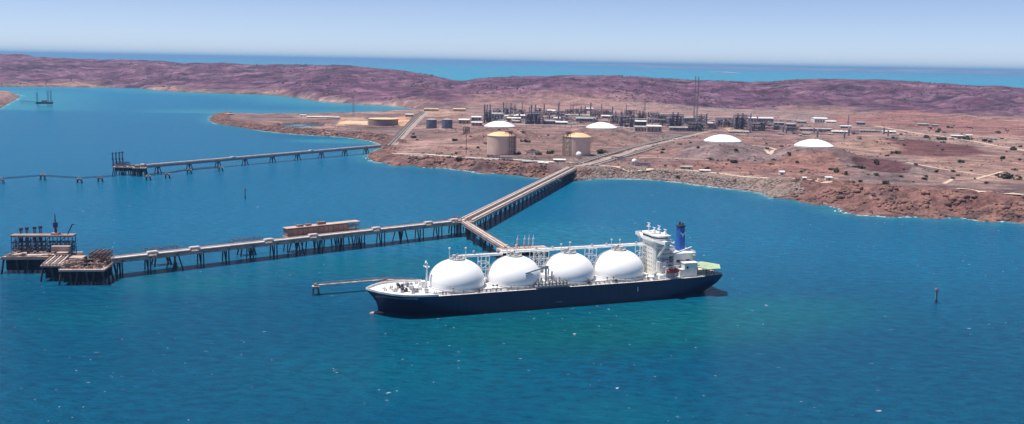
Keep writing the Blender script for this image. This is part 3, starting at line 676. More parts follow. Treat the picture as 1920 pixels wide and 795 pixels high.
# lifeboat with davits on the near side
def lifeboat(sg):
    mb = MB(); L = 5.2; pts = []
    for k in range(9):
        u_ = -1+k/4; wv = 1.6*(1-abs(u_)**2.6)+.15
        for j in range(8):
            t_ = 2*PI*j/8; pts.append((SA+11+u_*L, sg*20.6+wv*math.cos(t_), 20.2+1.55*math.sin(t_)*(1-.35*abs(u_)**3)+(.2*abs(u_)**2)))
    fs_ = [(k*8+j, k*8+(j+1)%8, (k+1)*8+(j+1)%8, (k+1)*8+j) for k in range(8) for j in range(8)]+[tuple(range(8)), tuple(range(71, 63, -1))]
    mb.add(pts, fs_); mb.box(SA+12.5, SA+14.5, sg*20.6-.9, sg*20.6+.9, 21.4, 22.3)
    lb = mb.build('lifeboat', 'red', ship, smooth=True); mb = MB()
    for x in (SA+6.8, SA+15.3): mb.beam((x, sg*17, 14.8), (x, sg*18.2, 22.5), .7); mb.beam((x, sg*18.2, 22.5), (x, sg*21, 23.2), .6); mb.cyl((x, sg*20.6, 23), (x, sg*20.6, 21), .1, n=5)
    mb.beam((SA+4, sg*18.2, 23.4), (SA+18, sg*18.2, 23.4), .7); mb.build('davit', 'white', lb)
lifeboat(-1); lifeboat(1)
MB().box(SA+5.2, SA+20, -21.5, -13.1, 14.6, 14.9).box(SA+6, SA+16, -17, -13.2, 14.9, 17.4).build('boat_deck', 'lgrey', ship)
# helideck over the stern
hp = [(SA+41, -20), (SA+50, -22), (SA+61, -13), (SA+61, -1), (SA+54, 6), (SA+43, 3)]
cx = SA+43.5; cy = -13
hp = [(cx+10*math.cos(t_)+(2.5 if abs(t_) < .1 else 0), cy+15*math.sin(t_)) for t_ in [k*PI/3 for k in range(6)]]
hd = MB().prism(hp, 20.6, 21.3).build('helideck', 'green', ship)
mb = MB(); mb.lathe([(5.6, 21.33), (5.0, 21.34)], (cx, cy, 0), 32)
mb.box(cx-1.7, cx-1.1, cy-2.2, cy+2.2, 21.32, 21.36); mb.box(cx+1.1, cx+1.7, cy-2.2, cy+2.2, 21.32, 21.36); mb.box(cx-1.1, cx+1.1, cy-.3, cy+.3, 21.32, 21.36); mb.build('helideck_marking', 'yellow', hd)
mb = MB()
for k in range(6):
    mb.cyl((cx+6.5*math.cos(k*PI/3), cy+9*math.sin(k*PI/3)+.5, 14.8), (cx+6.5*math.cos(k*PI/3), cy+9*math.sin(k*PI/3)+.5, 20.6), .4, n=8)
build_each(mb, 'helideck_leg', 'dark', hd)
for x, y in ((SA+46, 9), (SA+40, 12)):
    mb = MB(); mb.cyl((x, y, 15), (x, y, 24), .6, n=8); mb.box(x-1.5, x+1.5, y-1.5, y+1.5, 23, 24.8); mb.build('stern_crane', 'lgrey', ship)
for x, y in ((SA+36, 6), (SA+51, -4), (SA+51, 8)):
    mb = MB(); mb.box(x-1.6, x+1.6, y-1.4, y+1.4, 14.8, 15.6); mb.cyl((x, y-1.6, 16.3), (x, y+1.6, 16.3), .9, n=10); mb.build('mooring_winch', 'grey', ship)
mb = MB(); mb.add([(SA+43, -19.9, 15.6), (SA+48, -18.2, 15.7), (SA+48, -18.6, 14.2), (SA+43, -20.4, 14.0)], [(0,1,2,3)]); mb.build('stern_chock', 'white', hull)
# writing on the bow
def near_hull(s, z):
    k = 4; best = None
    lo = hull_pt((s-KH[4][1])/(262-KH[4][1]), 4); hi = hull_pt((s-KH[5][1])/(263-KH[5][1]), 5)
    g = (z-lo[2])/(hi[2]-lo[2]); return Vector((s, -(lo[1]+(hi[1]-lo[1])*g), z))
def text_mesh(txt, size, s0, z0, name, parent):
    cu = bpy.data.curves.new('lettering', 'FONT'); cu.body = txt; cu.size = size; cu.space_character = 1.1
    to = bpy.data.objects.new('tmp', cu); COL.objects.link(to); dg = bpy.context.evaluated_depsgraph_get(); dg.update()
    me_ = bpy.data.meshes.new_from_object(to.evaluated_get(dg)); bpy.data.objects.remove(to)
    for v in me_.vertices:
        q = near_hull(s0+v.co.x, z0+v.co.y); v.co = q+Vector((-.1, -.4, 0))
    me_.materials.clear(); me_.materials.append(M['white']); o = bpy.data.objects.new(name, me_); COL.objects.link(o); o.parent = parent; return o
text_mesh('NORTHWEST STORMPETREL', 1.6, 0.5, 13.0, 'ship_name', hull)
mb = MB()
for A_, B_ in (((-2.4, 12.6), (-.4, 13.4)), ((-.4, 13.4), (.3, 12.2)), ((.3, 12.2), (-1.4, 11.9)), ((-2.4, 12.6), (-1.4, 11.9))):
    a_ = near_hull(A_[0], max(A_[1], 12)); b_ = near_hull(B_[0], max(B_[1], 12)); mb.beam(a_+Vector((-.1,-.1,0)), b_+Vector((-.1,-.1,0)), .15, .25)
mb.build('bow_emblem', 'lgrey', hull)
MB().box(188, 188.5, -23.12, -22.9, 7.5, 11).build('draught_marks', 'white', hull)
MB().box(123, 128, -23.12, -22.9, 4, 4.4).build('load_line', 'grey', hull)
# ------------------------------------------------------------------ JETTIES
def yaw(a, b): return math.atan2(b[1]-a[1], b[0]-a[0])
def bent_mesh(w2, zd, kind, rad=.58):
    cap = MB().box(-.8, .8, -w2, w2, zd-1.3, zd); piles = []
    ys = [-w2+1.2, -w2*.15, w2-1.5] if kind == 0 else [-w2+1.5, -1.5, 1.5, w2-1.5]
    if kind == 0: sets = [((0, ys[0], zd-1), (0, ys[0]-.3, -3)), ((0, ys[1], zd-1), (-1.0, ys[1]-1.5, -3)), ((0, ys[2], zd-1), (0, ys[2]+2.5, -3)), ((0, ys[2]-2, zd-1), (1.5, ys[2]-3.5, -3))]
    else: sets = [((-1, ys[0], zd-1), (-5, ys[0]-1, -3)), ((1, ys[0], zd-1), (5, ys[0]-1, -3)), ((0, ys[1], zd-1), (-2, ys[1]-2, -3)), ((0, ys[2], zd-1), (2, ys[2]+2, -3)), ((-1, ys[3], zd-1), (-5, ys[3]+2, -3)), ((1, ys[3], zd-1), (5, ys[3]+2, -3))]
    for a_, b_ in sets: piles.append(MB().cyl(a_, b_, rad, n=8))
    return cap, piles
_bc = {}
def add_bent(root, x, w2, zd, kind, rad=.58):
    key = (w2, zd, kind, rad)
    if key not in _bc:
        cap, piles = bent_mesh(w2, zd, kind, rad); c = cap.build('pile_bent', 'pile', root, loc=(x,0,0)); ps = [p.build('pile', 'pile', c) for p in piles]; _bc[key] = (c, ps); return
    c, ps = _bc[key]; n_ = c.copy(); COL.objects.link(n_); n_.parent = root; n_.location = (x, 0, 0)
    for p in ps: q = p.copy(); COL.objects.link(q); q.parent = n_
ZJ = 14.0
def trestle(label, A, B, w2, spacing, pipes, road, kinds, name='jetty_trestle', zd=ZJ, loops=None, rail=True, start=8):
    L = math.hypot(B[0]-A[0], B[1]-A[1]); root = thing(name, label, 'jetty', (A[0], A[1], 0), yaw(A, B))
    mb = MB().box(0, L, -w2, w2, zd-.1, zd+.5); mb.box(0, L, -w2+.4, -w2+1.2, zd-2.1, zd-.1); mb.box(0, L, w2-1.2, w2-.4, zd-2.1, zd-.1); mb.build('deck', 'conc', root)
    if road: MB().box(0.2, L-.2, road[0], road[1], zd+.5, zd+.65).build('roadway', 'road_j', root)
    for (y, z, r, m) in pipes:
        mb = MB()
        if loops and r > .55:
            x = 0
            for lx in loops:
                mb.cyl((x, y, zd+z), (lx, y, zd+z), r, n=10); mb.cyl((lx, y, zd+z), (lx, y, zd+z+2), r, n=8); mb.cyl((lx, y, zd+z+2), (lx+7, y, zd+z+2), r, n=8); mb.cyl((lx+7, y, zd+z+2), (lx+7, y, zd+z), r, n=8); x = lx+7
            mb.cyl((x, y, zd+z), (L, y, zd+z), r, n=10)
        else: mb.cyl((0, y, zd+z), (L, y, zd+z), r, n=10)
        mb.build('pipe', m, root, smooth=False)
    ys = [p[0] for p in pipes]
    if ys:
        mb = MB(); x = 3
        while x < L: mb.box(x, x+.6, min(ys)-1, max(ys)+1, zd+.5, zd+pipes[0][1]-pipes[0][2]+.1); x += 6
        mb.build('pipe_supports', 'rust', root)
    if rail:
        mb = MB(); mb.rail([(0, -w2+.1, zd+.5), (L, -w2+.1, zd+.5)], 1.2, 4, .12); mb.rail([(0, w2-.1, zd+.5), (L, w2-.1, zd+.5)], 1.2, 4, .12); mb.build('railing', 'rust', root)
    x = start; i = 0
    while x < L-3: add_bent(root, x, w2-.4, zd-.1, kinds(i)); x += spacing; i += 1
    return root, L
J = at(864, 414, ZJ); SH = at(1073, 314, ZJ+.5); PL = at(204, 486, ZJ)
pipesA = [(-7.1, 1.5, 1.0, 'pipe'), (-4.2, 1.5, .6, 'pipe'), (-2.2, 1.4, .5, 'pipe3'), (-.4, 1.3, .45, 'pipe2'), (1.1, 1.3, .45, 'pipe3')]
longt, LL = trestle('long pipe trestle from the jetty junction to the loading platforms at the left', PL, J, 8.2, 21.5, pipesA, (2.4, 7.2), lambda i: 1 if i % 5 == 2 else 0, loops=[28, 62, 126, 168, 232, 290, 320])
pipesB = [(-4.8, 1.5, .8, 'pipe'), (-3, 1.4, .5, 'pipe3'), (-1.2, 1.3, .45, 'pipe2'), (.4, 1.3, .5, 'pipe3')]
# cross-section seen from the sea: left lanes pale, right band pale
shore, LS = trestle('wide trestle carrying pipes and a roadway ashore to the red rock coast', SH, J+np.array([4, -4, 0]), 9.2, 19.5, [(-6.6, 1.3, .7, 'pipe'), (-1.6, 1.3, .6, 'pipe3'), (-.2, 1.2, .5, 'pipe2'), (1.2, 1.2, .5, 'pipe3'), (7, 1.4, .7, 'pipe')], (2.3, 6.2), lambda i: 0, loops=None, start=16)
MB().box(0, LS, -5.6, -2.6, ZJ+.5, ZJ+.75).build('pale_service_lane', 'pipe', shore)
BE = at(950, 466, ZJ)
branch, LB = trestle('narrow pipe bridge running from the junction down to the moored ship', J+np.array([3, -5, 0]), BE, 4.2, 27, [(-2.2, 1.3, .55, 'pipe'), (-.6, 1.2, .5, 'pipe3')], (.5, 3.4), lambda i: 1 if i % 2 else 0, start=24)
# junction platform
jr = thing('junction_platform', 'concrete junction platform where the three trestles meet', 'platform', (J[0], J[1], 0), .35)
MB().box(-11, 11, -12, 9, ZJ-.4, ZJ+.44).build('deck', 'conc', jr); mb = MB()
for k in range(14): x = random.uniform(-10, 8); y = random.uniform(-10, 7); mb.cyl((x, y, ZJ+1.2), (x+random.uniform(2, 7), y+random.uniform(-3, 3), ZJ+1.2+random.random()), .4, n=6)
mb.frame(-9, -2, -9, 4, ZJ+.5, ZJ+4.5, 2, 2, 1, .3); mb.build('pipe_manifold', 'rust', jr)
for x, y in ((-9, -10), (-3, -10), (3, -10), (9, -10), (-9, 0), (9, 0), (-9, 8), (0, 8), (9, 8), (-5, -4), (4, -4)): MB().cyl((x, y, ZJ-.4), (x*1.12, y*1.18, -3), .75, n=8).build('pile', 'pile', jr)
# pipe rack shelter on the far side of the long trestle
def on_long(px, py): return at(px, py, ZJ)
q0 = np.array(longt.location); ang = longt.rotation_euler[2]; dv_ = np.array([math.cos(ang), math.sin(ang), 0]); nv_ = np.array([-math.sin(ang), math.cos(ang), 0])
def lx_at(px): # distance along long trestle seen at px
    return min(np.arange(0, LL, 1.0), key=lambda s: abs(960+FPX*((q0+dv_*s+np.array([0,0,ZJ])-C0)@R)/((q0+dv_*s+np.array([0,0,ZJ])-C0)@F)-px))
xa, xb = lx_at(548), lx_at(684)
c_ = q0+dv_*xa+nv_*14.5
shl = thing('pipe_rack_shelter', 'long pink clad raised pipe shelter on the far side of the long trestle', 'shelter', c_, ang)
Ls = xb-xa
MB().box(0, Ls*.84, -4, 4, ZJ+.6, ZJ+6.6).build('cladding', 'pink', shl); MB().box(-1, Ls+1, -4.6, 4.6, ZJ+7.4, ZJ+8).build('roof', 'road_j', shl)
MB().frame(Ls*.84+.3, Ls, -4, 4, ZJ+.4, ZJ+7.4, 4, 1, 2, .35).frame(0, Ls*.84, -4.3, 4.3, ZJ+.4, ZJ+7.4, 12, 1, 1, .3, False).build('frame', 'rust', shl)
MB().box(-1, Ls+1, -5, 5, ZJ-.6, ZJ+.4).build('platform', 'conc', shl)
mb = MB(); mb.box(Ls*.43, Ls*.54, -2, 2, ZJ+8, ZJ+10.5); mb.box(Ls*.15, Ls*.23, -2, 2, ZJ+8, ZJ+9.6); mb.box(Ls*.27, Ls*.34, -2, 2, ZJ+8, ZJ+9.6); mb.cyl((Ls*.46, 0, ZJ+10), (Ls*.46, 0, ZJ+13), .2, n=5); mb.build('roof_units', 'rust', shl)
for k in range(int(Ls/9)+1):
    for y in (-3, 3): MB().cyl((k*9+1, y, ZJ-.6), (k*9+1+(2 if k%2 else -2), y*1.4, -3), .6, n=8).build('pile', 'pile', shl)
# lower service platforms under/behind the trestle
for i, (px, lab) in enumerate(((318, 'rust coloured mooring dolphin behind the trestle nearest the loading platforms'), (480, 'low red framed mooring dolphin behind the middle of the long trestle'))):
    s = lx_at(px); c_ = q0+dv_*s+nv_*22; r_ = thing('mooring_dolphin', lab, 'dolphin', c_, ang)
    MB().box(-6, 6, -4, 4, 9, 10.5).build('cap', 'conc', r_); MB().frame(-14, 14, -3, 3, 10.5, 14.5, 6, 1, 1, .3).build('frame', 'rust', r_)
    for x, y in ((-5, -3), (5, -3), (-5, 3), (5, 3)): MB().cyl((x, y, 9), (x*1.5, y*1.5, -3), .8, n=8).build('pile', 'pile', r_)
# ------------------------------------------------------------------ loading platforms at the left
def platform(name, label, cpx, wx, wy, zd, rz=0, pile_sp=6.5, rake=True, m='road_j'):
    r_ = thing(name, label, 'platform', (cpx[0], cpx[1], 0), rz)
    MB().box(-wx/2, wx/2, -wy/2, wy/2, zd-1.4, zd).build('deck', m, r_)
    nx = max(2, int(wx/pile_sp)); ny = max(2, int(wy/pile_sp/1.3)); mp_ = []
    for i in range(nx+1):
        for j in range(ny+1):
            x = -wx/2+1.5+(wx-3)*i/nx; y = -wy/2+1.5+(wy-3)*j/ny; ex = 2.2*(1 if i == nx else -1 if i == 0 else (i%2-.5)*2)
            MB().cyl((x, y, zd-1.3), (x+ex, y-(1.5 if j == 0 else 0), -3), .8, n=8).build('pile', 'pile', r_)
    MB().box(-wx/2+2.6, wx/2-2.6, -wy/2+2.6, wy/2-2.6, 2.2 if wy > 20 else zd-6, zd-1.45).build('under_deck_shade_box', 'shade', r_)  # solid dark box added as painted shade among the piles
    return r_
angP = math.radians(6)
A1 = at(165, 498, 12.0); pA = platform('loading_platform', 'rusty loading platform crowded with pipework at the seaward end of the trestle', A1, 33, 30, 12.0, angP)
mb = MB()
mb.frame(2, 15, -2, 12, 12, 22, 4, 4, 3, .5); mb.build('steel_frame', 'rust', pA)
mb = MB()
for k in range(95):
    x = random.uniform(-15, 15); y = random.uniform(-12, 13); h = random.uniform(.6, 4.6); mb.box(x-random.uniform(.5, 1.6), x+random.uniform(.5, 1.6), y-.8, y+.8, 12, 12+h)
for k in range(50):
    x = random.uniform(-14, 10); y = random.uniform(-12, 12); z = 13+random.random()*5; mb.cyl((x, y, z), (x+random.uniform(2, 6), y, z), .35, n=6); mb.cyl((x, y, z), (x, y+random.uniform(-3, 3), 12), .3, n=6)
mb.build('pipework', 'rustmix', pA)
mb = MB(); mb.box(-15, -5, 3, 12, 12, 17.5); mb.box(-15.5, -4.5, -3, 1, 12, 15); mb.box(-12, -8, 12.2, 14.5, 12, 20); mb.build('control_house', 'shedp', pA)
mb = MB(); mb.box(-3.5, 2, -6, 4, 12, 18); mb.cyl((0, -4, 18), (0, -4, 20), 1, n=8); mb.build('pump_module', 'dark', pA)
mb = MB(); mb.rail([(-16.4, -14.9, 12), (16.4, -14.9, 12), (16.4, 14.9, 12)], 1.2, 2.5, .14); mb.build('railing', 'pipe', pA)
B1 = at(105, 492, 12.5); pB = platform('pipe_landing_platform', 'narrow platform with a ribbed row of pipes between the two loading platforms', B1, 15.5, 22, 12.5, angP)
for k in range(6): MB().cyl((-6+k*2.4, -10.5, 13.4), (-6+k*2.4, 9, 15.6), .65, n=10).build('pipe', 'pipe' if k % 2 else 'pipe2', pB)
MB().box(-7.7, 7.7, 9.2, 10.4, 12.5, 16.6).build('pipe_header', 'rust', pB)
C1 = at(75, 478, 12.5); pC = platform('loading_arm_platform', 'leftmost loading platform under a tall pink topped pipe gantry', C1, 50, 24, 12.5, angP, 9)
mb = MB(); mb.frame(-22, 25, 2, 9, 12.5, 27, 8, 1, 3, .45); mb.build('gantry_frame', 'arm', pC)
mb = MB(); mb.box(-22.6, 25.6, 1.4, 9.6, 27, 28.2); mb.box(8, 14, 3, 8, 28.2, 29.6); mb.build('gantry_walkway', 'pink', pC)
mb = MB()
for k in range(60):
    x = random.uniform(-22, 20); y = random.uniform(-9, 8); mb.box(x-1, x+1.5, y-.8, y+.8, 12.5, 13.5+random.random()*2.5)
for k in range(14): x = random.uniform(-20, 16); y = random.uniform(-9, 1); mb.cyl((x, y, 14), (x+random.uniform(3, 8), y+random.uniform(-2, 2), 14.5), .5, n=6)
build_each(mb, 'pipework', 'rustmix', pC)
mb = MB(); mb.cyl((-16, -8, 14.2), (-8, -5, 15), .9, n=8); mb.cyl((-6, -8.5, 14), (14, -8, 14), .9, n=8); mb.build('white_pipes', 'pipe', pC)
mb = MB(); mb.box(10, 24, -3, 1.6, 12.5, 20); mb.box(16, 24, -9, -4, 12.5, 16); mb.build('equipment_house', 'shedp', pC)
mb = MB(); mb.box(-24.8, 24.8, -11.9, -10.9, 12.5, 13.4); mb.build('kerb', 'pink', pC)
mb = MB(); mb.cyl((11, 6, 28.5), (11, 6, 37.5), 1.1, 1.0, 8); mb.box(9.6, 12.4, 4.6, 7.4, 34, 38); mb.cyl((11, 6, 38), (11, 6, 45), .6, .35, 6); mb.build('tower_mast', 'arm', pC)
MB().beam((20, 6, 28), (24, 6.5, 36.5), .8).beam((24, 6.5, 36.5), (26, 6.5, 36), .5).build('boom', 'arm', pC)
MB().frame(-21, 24, 2.6, 8.4, 12.5, 22, 12, 1, 3, .5).build('pipe_bank', 'rust', pC)
def loading_arm(loc, rz, label, grp, h=21):
    r_ = MB().cyl((0,0,0), (0,0,h*.62), .95, .75, 10).box(-1.4, 1.4, -1.4, 1.4, 0, 1.6).build('loading_arm', 'arm', grp, loc=loc)
    MB().cyl((-.9, 0, h*.45), (-.9, .6, h), .55, .5, 8).cyl((.3, .2, h*.5), (.3, .6, h), .3, n=6).box(-1.5, .9, -.3, 1.3, h-1.4, h+.6).build('folded_arm', 'arm', r_)
    MB().box(-1, 1, -2.2, .1, h*.5, h*.62).build('counterweight', 'arm', r_)
    return r_
cs, sn = math.cos(angP), math.sin(angP)
for i, (lx, lab) in enumerate(((-17.5, 'leftmost folded blue loading arm behind the pink topped gantry'), (-13, 'second folded loading arm from the left behind the pink topped gantry'), (-7, 'third folded loading arm from the left behind the pink topped gantry'), (-2.5, 'rightmost of the four folded loading arms behind the pink topped gantry'))):
    loading_arm((lx, 10.8, 12.5), 0, lab, pC, 19.5+i*.5)
# gangway leaving the picture at the left
W0 = at(-60, 498, 12); W1 = C1+np.array([-25*cs, -25*sn, 0])
gw = thing('access_walkway', 'narrow steel walkway leading left out of the photo from the gantry platform', 'walkway', (W0[0], W0[1], 0), yaw(W0, W1)); Lw = math.hypot(W1[0]-W0[0], W1[1]-W0[1])
MB().box(0, Lw, -1.2, 1.2, 11.2, 12).build('deck', 'conc', gw); MB().rail([(0,-1.1,12), (Lw,-1.1,12)], 1.2, 2.5, .12).build('railing', 'rust', gw); MB().cyl((Lw*.3, 0, 11.2), (Lw*.3, 0, -3), .8, n=8).build('pile', 'pile', gw)
# ------------------------------------------------------------------ mooring walkway at the ship's bow
def walkway(label, A, B, wd, zd, m='conc', n_p=0, dep=1.6, name='mooring_walkway'):
    L = math.hypot(B[0]-A[0], B[1]-A[1]); r_ = thing(name, label, 'walkway', (A[0], A[1], 0), yaw(A, B))
    MB().box(0, L, -wd/2, wd/2, zd-.5, zd).build('deck', m, r_)
    mb = MB(); n = max(2, int(L/4))
    for y in (-wd/2, wd/2):
        mb.beam((0, y, zd+dep), (L, y, zd+dep), .25); 
        for i in range(n): mb.beam((L*i/n, y, zd), (L*(i+1)/n, y, zd+dep) if i % 2 == 0 else (L*(i+1)/n, y, zd+dep), .2) if i % 2 == 0 else mb.beam((L*i/n, y, zd+dep), (L*(i+1)/n, y, zd), .2)
    mb.build('truss', 'grey' if m == 'conc' else m, r_)
    return r_, L
def dolphin(label, p, zc, sz, group=None, hut=True, cm='conc'):
    r_ = thing('mooring_dolphin', label, 'dolphin', (p[0], p[1], 0), .2, group)
    MB().box(-sz, sz, -sz, sz, zc-1.6, zc).build('cap', cm, r_)
    if hut: MB().box(-sz*.5, sz*.3, -sz*.4, sz*.4, zc, zc+1.6).cyl((sz*.6, 0, zc), (sz*.6, 0, zc+1.8), .4, n=6).build('mooring_hook', 'grey', r_)
    for x in (-1, 1):
        for y in (-1, 1): MB().cyl((x*sz*.6, y*sz*.6, zc-1.5), (x*sz*1.05, y*sz*1.05, -3), .55, n=8).build('pile', 'pile', r_)
    return r_
D0 = at(592, 535, 7); D1 = at(722, 524.5, 7); D2 = at(790, 527, 7)
dolphin('small mooring dolphin standing alone off the bow of the gas carrier', D0, 6.6, 2.6)
walkway('straight narrow walkway reaching left from the bow of the gas carrier', D0, D1, 3.0, 7.4, dep=1.3); walkway('short walkway half hidden behind the foredeck of the gas carrier', D1, D2, 3.0, 7.4, dep=1.3)
dolphin('mooring dolphin half hidden behind the foredeck of the gas carrier', D1, 6.6, 3.5)
# berth platform behind the ship
bpf = platform('berth_platform', 'berth platform behind the gas carrier at the end of the pipe bridge', BE+np.array([14, 3, 0]), 44, 14, ZJ, TH, 9)
MB().frame(-9, 6, -2, 2, ZJ, ZJ+3, 3, 1, 1, .3).build('pipe_rack', 'rust', bpf)
for lx in (1.5, 5.5, 9.5, -5):
    r_ = MB().cyl((0,0,0), (0,0,8), .5, .4, 8).build('loading_arm', 'white', bpf, loc=(lx, 1, ZJ)); MB().cyl((.6,0,3), (.6,.4,11), .28, n=6).box(-.4, 1.2, -.5, .5, 7, 8.2).build('folded_arm', 'white', r_)
# ------------------------------------------------------------------ second jetty
ZK = 12.5
K0 = at(712, 273, ZK); K1 = at(262, 311.5, ZK)
L2 = math.hypot(*(K1-K0)[:2]); j2 = thing('distant_jetty', 'straight far jetty on slender legs running out from the boulder shore', 'jetty', (K0[0], K0[1], 0), yaw(K0, K1))
MB().box(0, L2, -4.5, 4.5, ZK-.4, ZK+.4).build('deck', 'conc', j2)
MB().cyl((0, 3.0, ZK+1.5), (L2, 3.0, ZK+1.5), .9, n=8).cyl((0, 1, ZK+1.4), (L2, 1, ZK+1.4), .6, n=8).build('pipe', 'pipe', j2)
MB().box(0, L2, 3.4, 4.2, ZK-3.2, ZK-.4).box(0, L2, -4.2, -3.4, ZK-3.2, ZK-.4).build('girder', 'grey', j2)
MB().box(0, L2, -4, -.8, ZK+.4, ZK+.55).build('roadway', 'road_j', j2)
for i, px in enumerate((687, 646, 603, 558, 510, 460, 409, 354, 295)):
    s = min(np.arange(0, L2, 2.0), key=lambda s: abs(960+FPX*((K0+(K1-K0)/L2*s-C0)@R)/((K0+(K1-K0)/L2*s-C0)@F)-px))
    c = MB().box(-1.2, 1.2, -4.5, 4.5, ZK-4.4, ZK-3.2).build('pile_bent', 'pile', j2, loc=(s,0,0))
    for x, y in ((-1, -3), (1, -3), (-1, 3), (1, 3)): MB().cyl((x, y, ZK-4), (x*4.2, y*1.3, -3), .75, n=8).build('pile', 'pile', c)
    if i % 3 == 2: MB().box(-3, 3, -2, 4.6, ZK+.5, ZK+3).build('expansion_loop', 'lgrey', j2, loc=(s+25,0,0))
E1 = at(234, 312, ZK); p2 = platform('loading_platform', 'far loading platform with four tall thin arms at the end of the distant jetty', E1, 30, 16, ZK, .05, 7)
MB().frame(-13, 6, -3, 6, ZK, ZK+6, 5, 2, 2, .35).build('steel_frame', 'arm', p2)
mb = MB()
for k in range(20): x = random.uniform(-13, 14); y = random.uniform(-6, 6); mb.box(x-1, x+1, y-1, y+1, ZK, ZK+1+random.random()*2.4)
mb.build('pipework', 'pink', p2)
E2 = at(262, 314, ZK); p3 = platform('pipe_landing_platform', 'small pale roofed platform joining the distant jetty to its loading head', E2, 18, 12, ZK, .05, 6)
MB().box(-6, 0, -4, 2, ZK, ZK+3.6).box(3, 6, -2, 3, ZK, ZK+4.5).build('equipment_house', 'shedp', p3); MB().frame(-8, 8, -5, 5, ZK, ZK+3, 4, 1, 1, .3).build('steel_frame', 'rust', p3)
for i, (px, lab) in enumerate(((221.5, 'leftmost thin loading arm on the far loading platform'), (228, 'second thin loading arm from the left on the far loading platform'), (234.5, 'third thin loading arm from the left on the far loading platform'), (240.5, 'rightmost thin loading arm on the far loading platform'))):
    p = at(px, 309, ZK); loading_arm((p[0]-E1[0], 3, ZK), 0, lab, p2, 19+i*.5)
dl = [(2, 339, 'mooring dolphin at the left edge of the photo'), (80, 333, 'mooring dolphin raised between the two long catwalks at the left'), (149, 338, 'mooring dolphin second to the left of the far loading platform'), (188, 335.5, 'mooring dolphin just left of the far loading platform'),
      (278, 333, 'mooring dolphin just right of the far loading platform'), (314, 329, 'boxy mooring dolphin beneath the first leg of the distant jetty'), (355, 321, 'mooring dolphin under the distant jetty at its second leg'), (414, 316.5, 'rightmost mooring dolphin beside the distant jetty')]
dp = []
for px, py, lab in dl:
    p = at(px, py, 3.5); dp.append(p); dolphin(lab, p, 6.0 if px != 80 else 7.5, 3.4, 'mooring dolphins of the far berth')
wl = [((-60, 337), 0, 'catwalk leaving the photo at its left edge'), (0, 1, 'long catwalk at the far left linking two dolphins'), (1, 2, 'long sagging catwalk right of the leftmost dolphins'), (2, 3, 'short catwalk left of the far loading platform'), (3, None, 'catwalk running onto the far loading platform from the left'),
      (4, 5, 'short catwalk right of the far loading platform'), (5, 6, 'sloping catwalk beneath the distant jetty'), (6, 7, 'rightmost catwalk beneath the distant jetty')]
for a_, b_, lab in wl:
    A_ = at(*a_, 3.5) if isinstance(a_, tuple) else dp[a_]; B_ = dp[b_] if b_ is not None else at(218, 334, 3.5)
    walkway(lab, A_, B_, 1.6, 6.2, 'arm', dep=1.3)
# ------------------------------------------------------------------ marks and far rigs at sea
def beacon(label, p, h, rz=0):
    r_ = thing('channel_marker', label, 'channel marker', p, rz)
    MB().cyl((0,0,-3), (0,0,2.4), .9, n=12).build('base', 'pile', r_); MB().cyl((0,0,2.4), (0,0,h-2), .4, n=10).build('pole', 'arm', r_)
    MB().cyl((-.9,0,2.5), (-.9,0,h-2.5), .18, n=6).build('ladder', 'lgrey', r_)
    MB().box(-1.1, 1.1, -.9, .9, h-2.2, h-1.9).rail([(-1.1,-.9,h-1.9),(1.1,-.9,h-1.9)], 1, 1, .08).build('platform', 'dark', r_)
    MB().cyl((.5,0,h-1.8), (.5,0,h+.6), .5, .2, 8).build('lantern', 'red', r_); MB().box(-1.7, -.5, -.2, .2, h-1.7, h-.2).build('daymark', 'white', r_)
beacon('thin pole channel marker standing alone in open water at the right', at(1755, 568), 11.5); beacon('small dark channel marker alone in the water between the two jetties', at(460, 372), 13)
rig = thing('jackup_rig', 'distant jack-up rig on three tall lattice legs near the left shore', 'rig', at(84, 199), .2)
MB().prism([(-24,-12),(0,-16),(24,-12),(24,12),(-24,12)], 8, 14).build('hull', 'arm', rig)
for x, y in ((-22, 0), (14, -10), (18, 10)): MB().frame(x-2, x+2, y-2, y+2, -3, 46 if x < 0 else 52, 1, 1, 12, .4).build('leg', 'arm', rig)
MB().box(-8, 6, -6, 6, 14, 20).build('deck_house', 'grey', rig)
A_ = at(38, 190, 4); B_ = at(76, 193, 4); walkway('low causeway jetty linking the left headland to the distant rig', A_, B_, 8, 5, 'arm', dep=2, name='causeway_jetty')
